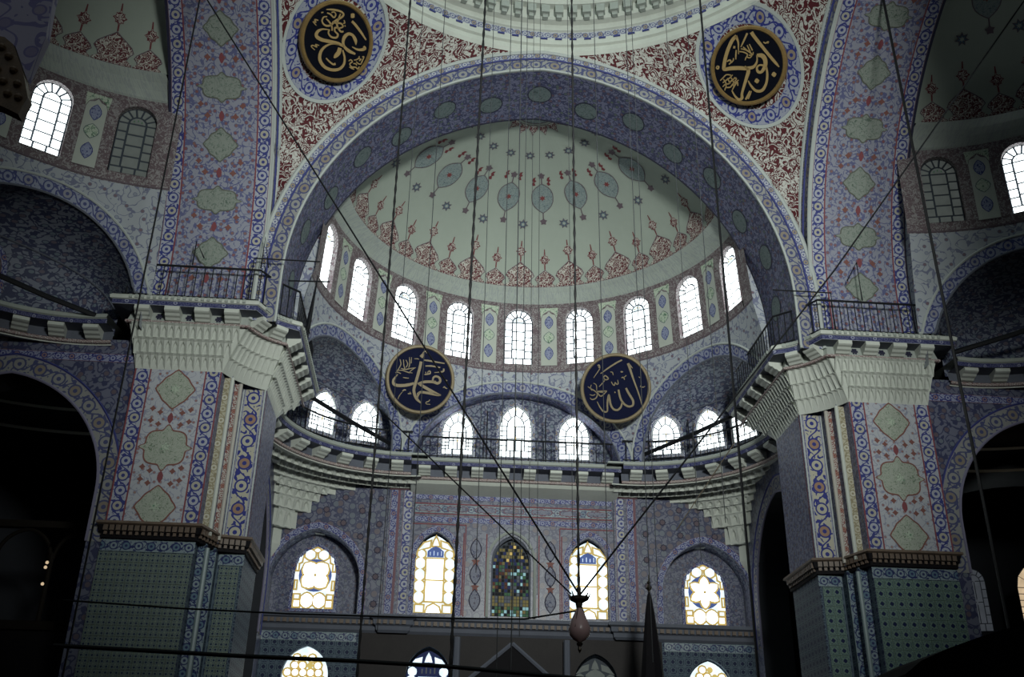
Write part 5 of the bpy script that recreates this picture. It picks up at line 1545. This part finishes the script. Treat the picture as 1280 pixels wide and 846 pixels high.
# small brackets and lamp rods on the galleries
for pts, lab in (([(-9.95, 31.5, 19.4), (-9.95, 31.5, 20.7), (-9.7, 31.5, 19.45)], 'thin black rod bracket rising at the corner of the bright capital railing'),
                 ([(-12.3, 31.5, 19.4), (-12.3, 31.5, 20.35), (-11.95, 31.5, 19.7)], 'thin black rod bracket rising mid railing before the red medallions'),
                 ([(11.6, 31.5, 19.4), (11.6, 31.5, 21.0), (11.15, 31.5, 20.2)], 'thin black rod bracket rising from the railing of the shaded capital'),
                 ([(-1.35, 43.0, 16.6), (-1.35, 43.0, 19.1)], 'thin black lamp rod between the first two middle gallery windows'),
                 ([(1.3, 43.0, 16.6), (1.3, 43.0, 18.9)], 'thin black lamp rod between the last two middle gallery windows'),
                 ([(7.6, 41.95, 16.6), (7.6, 41.95, 18.7)], 'thin black lamp rod between two gallery windows beside the alif roundel'),
                 ([(9.0, 40.2, 16.6), (9.0, 40.2, 19.2)], 'thin black lamp rod by the last gallery window near the shaded capital'),
                 ([(-10.25, 31.6, 18.06), (-10.25, 31.6, 19.85), (-7.95, 31.6, 19.85)], 'thin level black rod across the corner above the bright capital'),
                 ([(10.5, 31.6, 18.06), (10.5, 31.6, 19.7), (8.35, 31.6, 19.7)], 'thin level black rod across the corner above the shaded capital')):
    g = G(); g.tube(pts, .028, 5); tag(g.obj('iron_rod', 'rail_iron'), lab, 'rod')
for p, ax, lab in (((-8.35, 33.2, 18.0), 1.5, 'black flag-shaped lamp bracket standing at the inner corner of the bright capital'),):
    g = G(); g.tube([(p[0], p[1], 18.0), (p[0] + .15, p[1], 20.2)], [.10, .015], 5); g.tube([(p[0] - .9, p[1], 19.9), (p[0] + .6, p[1], 19.95)], .03, 5)
    tag(g.obj('lamp_bracket', 'rail_iron'), lab, 'bracket')

# ------------------------------------------------------------------ hanging lamp, minbar spire, mihrab hood
lamp = thing('hanging_lamp', 'dark red glass lamp hanging on a chain under a spiky metal crown', 'lamp', mw=Matrix.Translation((-.23, 22, 5.35)) @ Matrix.Scale(.8, 4))
g = G(); g.lathe([(.03, 1.52), (.06, 1.48), (.05, 1.3), (.16, 1.22), (.26, 1.24), (.25, 1.16), (.10, 1.08), (.08, .95), (.04, .9)], 12); cr = g.obj('crown', 'brass_dark', lamp)
for k in range(8):
    a = 2 * pi * k / 8; g = G(); g.tube([(.24 * cos(a), .24 * sin(a), 1.2), (.32 * cos(a), .32 * sin(a), 1.36)], [.03, .008], 5); g.obj('crown_spike', 'brass_dark', cr)
g = G(); g.lathe([(.05, .98), (.09, .9), (.16, .75), (.25, .55), (.30, .38), (.27, .24), (.16, .12), (.05, .06)], 18); g.obj('glass_bowl', 'lamp_glass_red', lamp, None, True)
g = G(); g.lathe([(.06, .06), (.10, .02), (.04, -.06), (.05, -.14), (.01, -.22)], 10); g.obj('finial', 'brass_dark', lamp)
for k in range(3):
    a = 2 * pi * k / 3; g = G(); g.tube([(.03 * cos(a), .03 * sin(a), 1.1), (.29 * cos(a), .29 * sin(a), .4)], .012, 4); g.obj('lamp_chain', 'brass_dark', lamp)
sp = thing('minbar_spire', 'dark slender conical spire with a ball finial standing before the qibla wall', 'spire', loc=(5.1, 40.0, 0))
g = G(); g.lathe([(.62, 6.4), (.55, 6.7), (.46, 7.2), (.33, 8.4), (.2, 9.6), (.09, 10.35), (.04, 10.5)], 8); g.obj('cone', 'wood_dark', sp)
g = G(); g.lathe([(.03, 10.4), (.05, 10.55), (.13, 10.66), (.05, 10.78), (.04, 10.82), (.09, 10.88), (.02, 10.96), (.012, 11.2)], 10); g.obj('finial', 'brass_dark', sp)
g = G(); g.box(-.6, .6, -.6, .6, 6.2, 6.42); g.obj('canopy_cornice', 'wood_dark', sp)
for sx in (-1, 1):
    for sy in (-1, 1):
        g = G(); g.tube([(sx * .48, sy * .48, 0), (sx * .48, sy * .48, 6.25)], .08, 8); g.obj('post', 'wood_dark', sp)
mh = thing('mihrab_hood', 'dark stone mihrab portal with a gabled hood below the coloured middle window', 'mihrab', loc=(0, YQ, 0))
g = G(); g.poly([(-2.0, -.3, 7.3), (2.0, -.3, 7.3), (0, -.3, 8.95)], [(-2, 0), (2, 0), (0, 1.6)]); g.poly([(-2.0, -.3, 7.3), (0, -.3, 8.95), (0, 0, 8.95), (-2, 0, 7.3)], [(0, 0), (2, 0), (2, .3), (0, .3)]); g.poly([(0, -.3, 8.95), (2, -.3, 7.3), (2, 0, 7.3), (0, 0, 8.95)], [(0, 0), (2, 0), (2, .3), (0, .3)]); g.poly([(-2, -.3, 7.3), (-2, 0, 7.3), (2, 0, 7.3), (2, -.3, 7.3)], [(0, 0)] * 4)
g.obj('gable', 'wood_dark', mh)
for s in (-1, 1):
    g = G(); g.tube([(s * 2.05, -.32, 7.3), (0, -.32, 9.0)], .09, 6); g.obj('gable_moulding', 'stone_soffit', mh)
    g = G(); g.box(*sorted((s * 1.7, s * 2.1)), -.35, 0, 0, 7.35); g.obj('jamb', 'stone_soffit', mh)
    g = G(); g.tube([(s * 2.3, -.25, 0), (s * 2.3, -.25, 9.2)], .14, 8); g.obj('colonnette', 'stone_soffit', mh)
g = G(); g.box(-1.7, 1.7, -.25, -.02, 0, 7.3); g.obj('niche_panel', 'wood_dark', mh)

# ------------------------------------------------------------------ side aisles seen through the dark arches
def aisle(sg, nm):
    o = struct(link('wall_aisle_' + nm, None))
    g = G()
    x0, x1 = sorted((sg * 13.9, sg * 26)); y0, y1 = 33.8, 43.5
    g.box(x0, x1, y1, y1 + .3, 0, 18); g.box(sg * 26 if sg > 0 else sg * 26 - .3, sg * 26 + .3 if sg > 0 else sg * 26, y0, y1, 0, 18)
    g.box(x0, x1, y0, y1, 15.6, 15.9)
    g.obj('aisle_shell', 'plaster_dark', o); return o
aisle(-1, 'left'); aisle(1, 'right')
# carved timber arcade in the left aisle
ar = thing('timber_arcade', 'dim gilded timber arcade with a balustrade inside the black left arch', 'arcade', loc=(-17.5, 37.5, 1.0))
for i in range(4):
    x = -3.6 + i * 2.0
    g = G(); g.tube([(x, 0, 7.2), (x, 0, 9.6)], .09, 8); g.obj('column', 'wood_old', ar)
    if i < 3:
        g = G(); g.tube([(x + 1 + a, 0, b) for a, b in arch_pts(.95, .1, 9.4, 8)], .07, 6); g.obj('arch', 'wood_old', ar)
g = G(); g.box(-4.4, 4.0, -.15, .15, 10.5, 10.75); g.obj('beam', 'wood_old', ar)
g = G(); g.box(-4.4, 4.0, -.15, .15, 6.9, 7.2); g.obj('sill_beam', 'wood_old', ar)
g = G(); g.box(-4.4, 4.0, .0, .1, 4.0, 6.9); g.obj('parapet', 'wood_dark', ar)
for i, (x, z) in enumerate(((-16.96, 10.1), (-16.98, 9.93), (-16.96, 9.35))):
    o = G(); o.lathe([(.0, -.05), (.05, -.03), (.06, .02), (.03, .06), (0, .07)], 8)
    l = o.obj('aisle_lamp', 'glass_warm', None, Matrix.Translation((x, 36.8, z))); tag(l, ('topmost', 'middle', 'lowest')[i] + ' of the three tiny glowing lamps in the dark left aisle', 'lamp', 'tiny lamps in the left aisle')
# right aisle: windows and pale vault
window(arch_outline(.42, 2.5, .1), simple_panes(.42, 2.5, .1, 2, 5), 'aisle1', frame_at((18.5, 40.0, 9.4), (.95, -.3, 0), (0, 0, 1)), None, pal={q: 'glass_grey' for q in 'wy'}, gap=.02)
window(arch_outline(.9, 2.6, .1), simple_panes(.9, 2.6, .1, 2, 5), 'aisle2', frame_at((21.2, 40.0, 9.6), (1, 0, 0), (0, 0, 1)), None, pal={'w': 'glass_warm', 'y': 'glass_warm'}, gap=.02)
g = G(); rows = []
for j in range(9):
    a = pi / 2 * j / 8
    rows.append([(19.6 + 2.6 * cos(a) * cos(2 * pi * i / 24), 39 + 2.6 * cos(a) * sin(2 * pi * i / 24), 14.3 + 1.7 * sin(a)) for i in range(25)])
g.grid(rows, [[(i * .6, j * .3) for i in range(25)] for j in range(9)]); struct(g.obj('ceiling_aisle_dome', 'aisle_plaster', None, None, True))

# ------------------------------------------------------------------ foreground edges
cn = thing('painted_canopy', 'blurred purple painted panel edge with a dark gilt fringe in the upper left corner', 'canopy', loc=(-8.2, 9, 8.3))
def edgepanel(name, pts, m, y0, y1):
    g = G(); n = len(pts)
    f = [(x, y0, z) for x, z in pts]; b = [(x, y1, z) for x, z in pts]
    g.poly(f, pts); g.poly(b[::-1], pts[::-1])
    for i in range(n):
        j = (i + 1) % n; g.poly([f[i], b[i], b[j], f[j]], [(0, 0), (.2, 0), (.2, .2), (0, .2)])
    return g.obj(name, m, cn)
edgepanel('panel', [(-.5, 2.2), (.26, 2.2), (.25, 1.7), (.29, 1.17), (.21, .58), (.0, 1.0), (-.11, 1.09), (-.5, 1.15)], 'near_paint', 0, .12)
edgepanel('fringe_board', [(-.5, 1.13), (-.11, 1.07), (.0, .98), (.2, .58), (.31, .28), (.26, .05), (.16, .1), (.03, .16), (-.5, .25)], 'gilt_old', -.06, .08)
for i, (x, z) in enumerate(((-.22, .98), (-.1, .92), (.0, .8), (.09, .62), (.17, .44), (.22, .26), (-.2, .72), (-.08, .62), (.02, .46), (.1, .3), (-.18, .44), (-.06, .3))):
    g = G(); g.lathe([(.0, -.05), (.035, -.03), (.045, .0), (.03, .035), (0, .05)], 8); g.obj('fringe_boss', 'gilt_old', cn, Matrix.Translation((x, -.07, z)))
sl = thing('loge_canopy', 'black silhouetted sloping canopy in the lower right corner before the tiled pier', 'canopy', loc=(3.6, 12, 0))
pr = [(-1.42, 3.1), (-1.42, 3.42), (-1.2, 3.58), (-.85, 3.73), (-.45, 3.87), (-.1, 3.98), (.4, 4.08), (1.2, 4.2), (2.5, 4.3), (2.5, 3.1)]
g = G(); f = [(x, 0, z) for x, z in pr]; b = [(x, 1.4, z) for x, z in pr]; n = len(pr)
g.poly(f, pr); g.poly(b[::-1], pr[::-1])
for i in range(n): j = (i + 1) % n; g.poly([f[i], b[i], b[j], f[j]], [(0, 0)] * 4)
g.obj('roof', 'black_cloth', sl)
for x in (-1.2, 2.3):
    for y in (.15, 1.25):
        g = G(); g.tube([(x, y, 0), (x, y, 3.15)], .06, 8); g.obj('post', 'wood_dark', sl)

# ------------------------------------------------------------------ floor, back wall, and an unseen box added against sky leaks
g = G(); g.box(-30, 30, -12, 47, -.2, 0); struct(g.obj('floor', 'carpet_red'))
g = G(); g.box(-30, 30, 46.5, 47, 0, 34); g.box(-30, 30, 46, 46.5, 0, 34); struct(g.obj('wall_outer_front', 'plaster_dark'))  # added behind the qibla wall to stop sky light leaking through gaps
for s, nm in ((-1, 'left'), (1, 'right')):
    g = G(); g.box(*sorted((s * 29, s * 29.4)), -12, 47, 0, 34); struct(g.obj('wall_outer_' + nm, 'plaster_dark'))  # added sides of the box, out of view, blocking stray sky light
g = G(); g.box(-30, 30, -12, -11.6, 0, 15); struct(g.obj('wall_back', 'plaster_dark'))  # unseen; cut low so sky light enters above and lower parts stay dark
g = G(); C_ = [2 * pi * i / 64 for i in range(65)]
def sqr(a):
    x, y = sin(a), cos(a); k = 1 / max(abs(x), abs(y)); return (x * k * 30, YM + max(-12, y * k * 25), 33.4)
g.grid([[(9.9 * sin(a), YM + 9.9 * cos(a), 33.4) for a in C_], [sqr(a) for a in C_]], [[(a, 0) for a in C_], [(a, 1) for a in C_]])
struct(g.obj('light_block_roof', 'plaster_dark'))  # flat lid added round the dome to keep sky light out
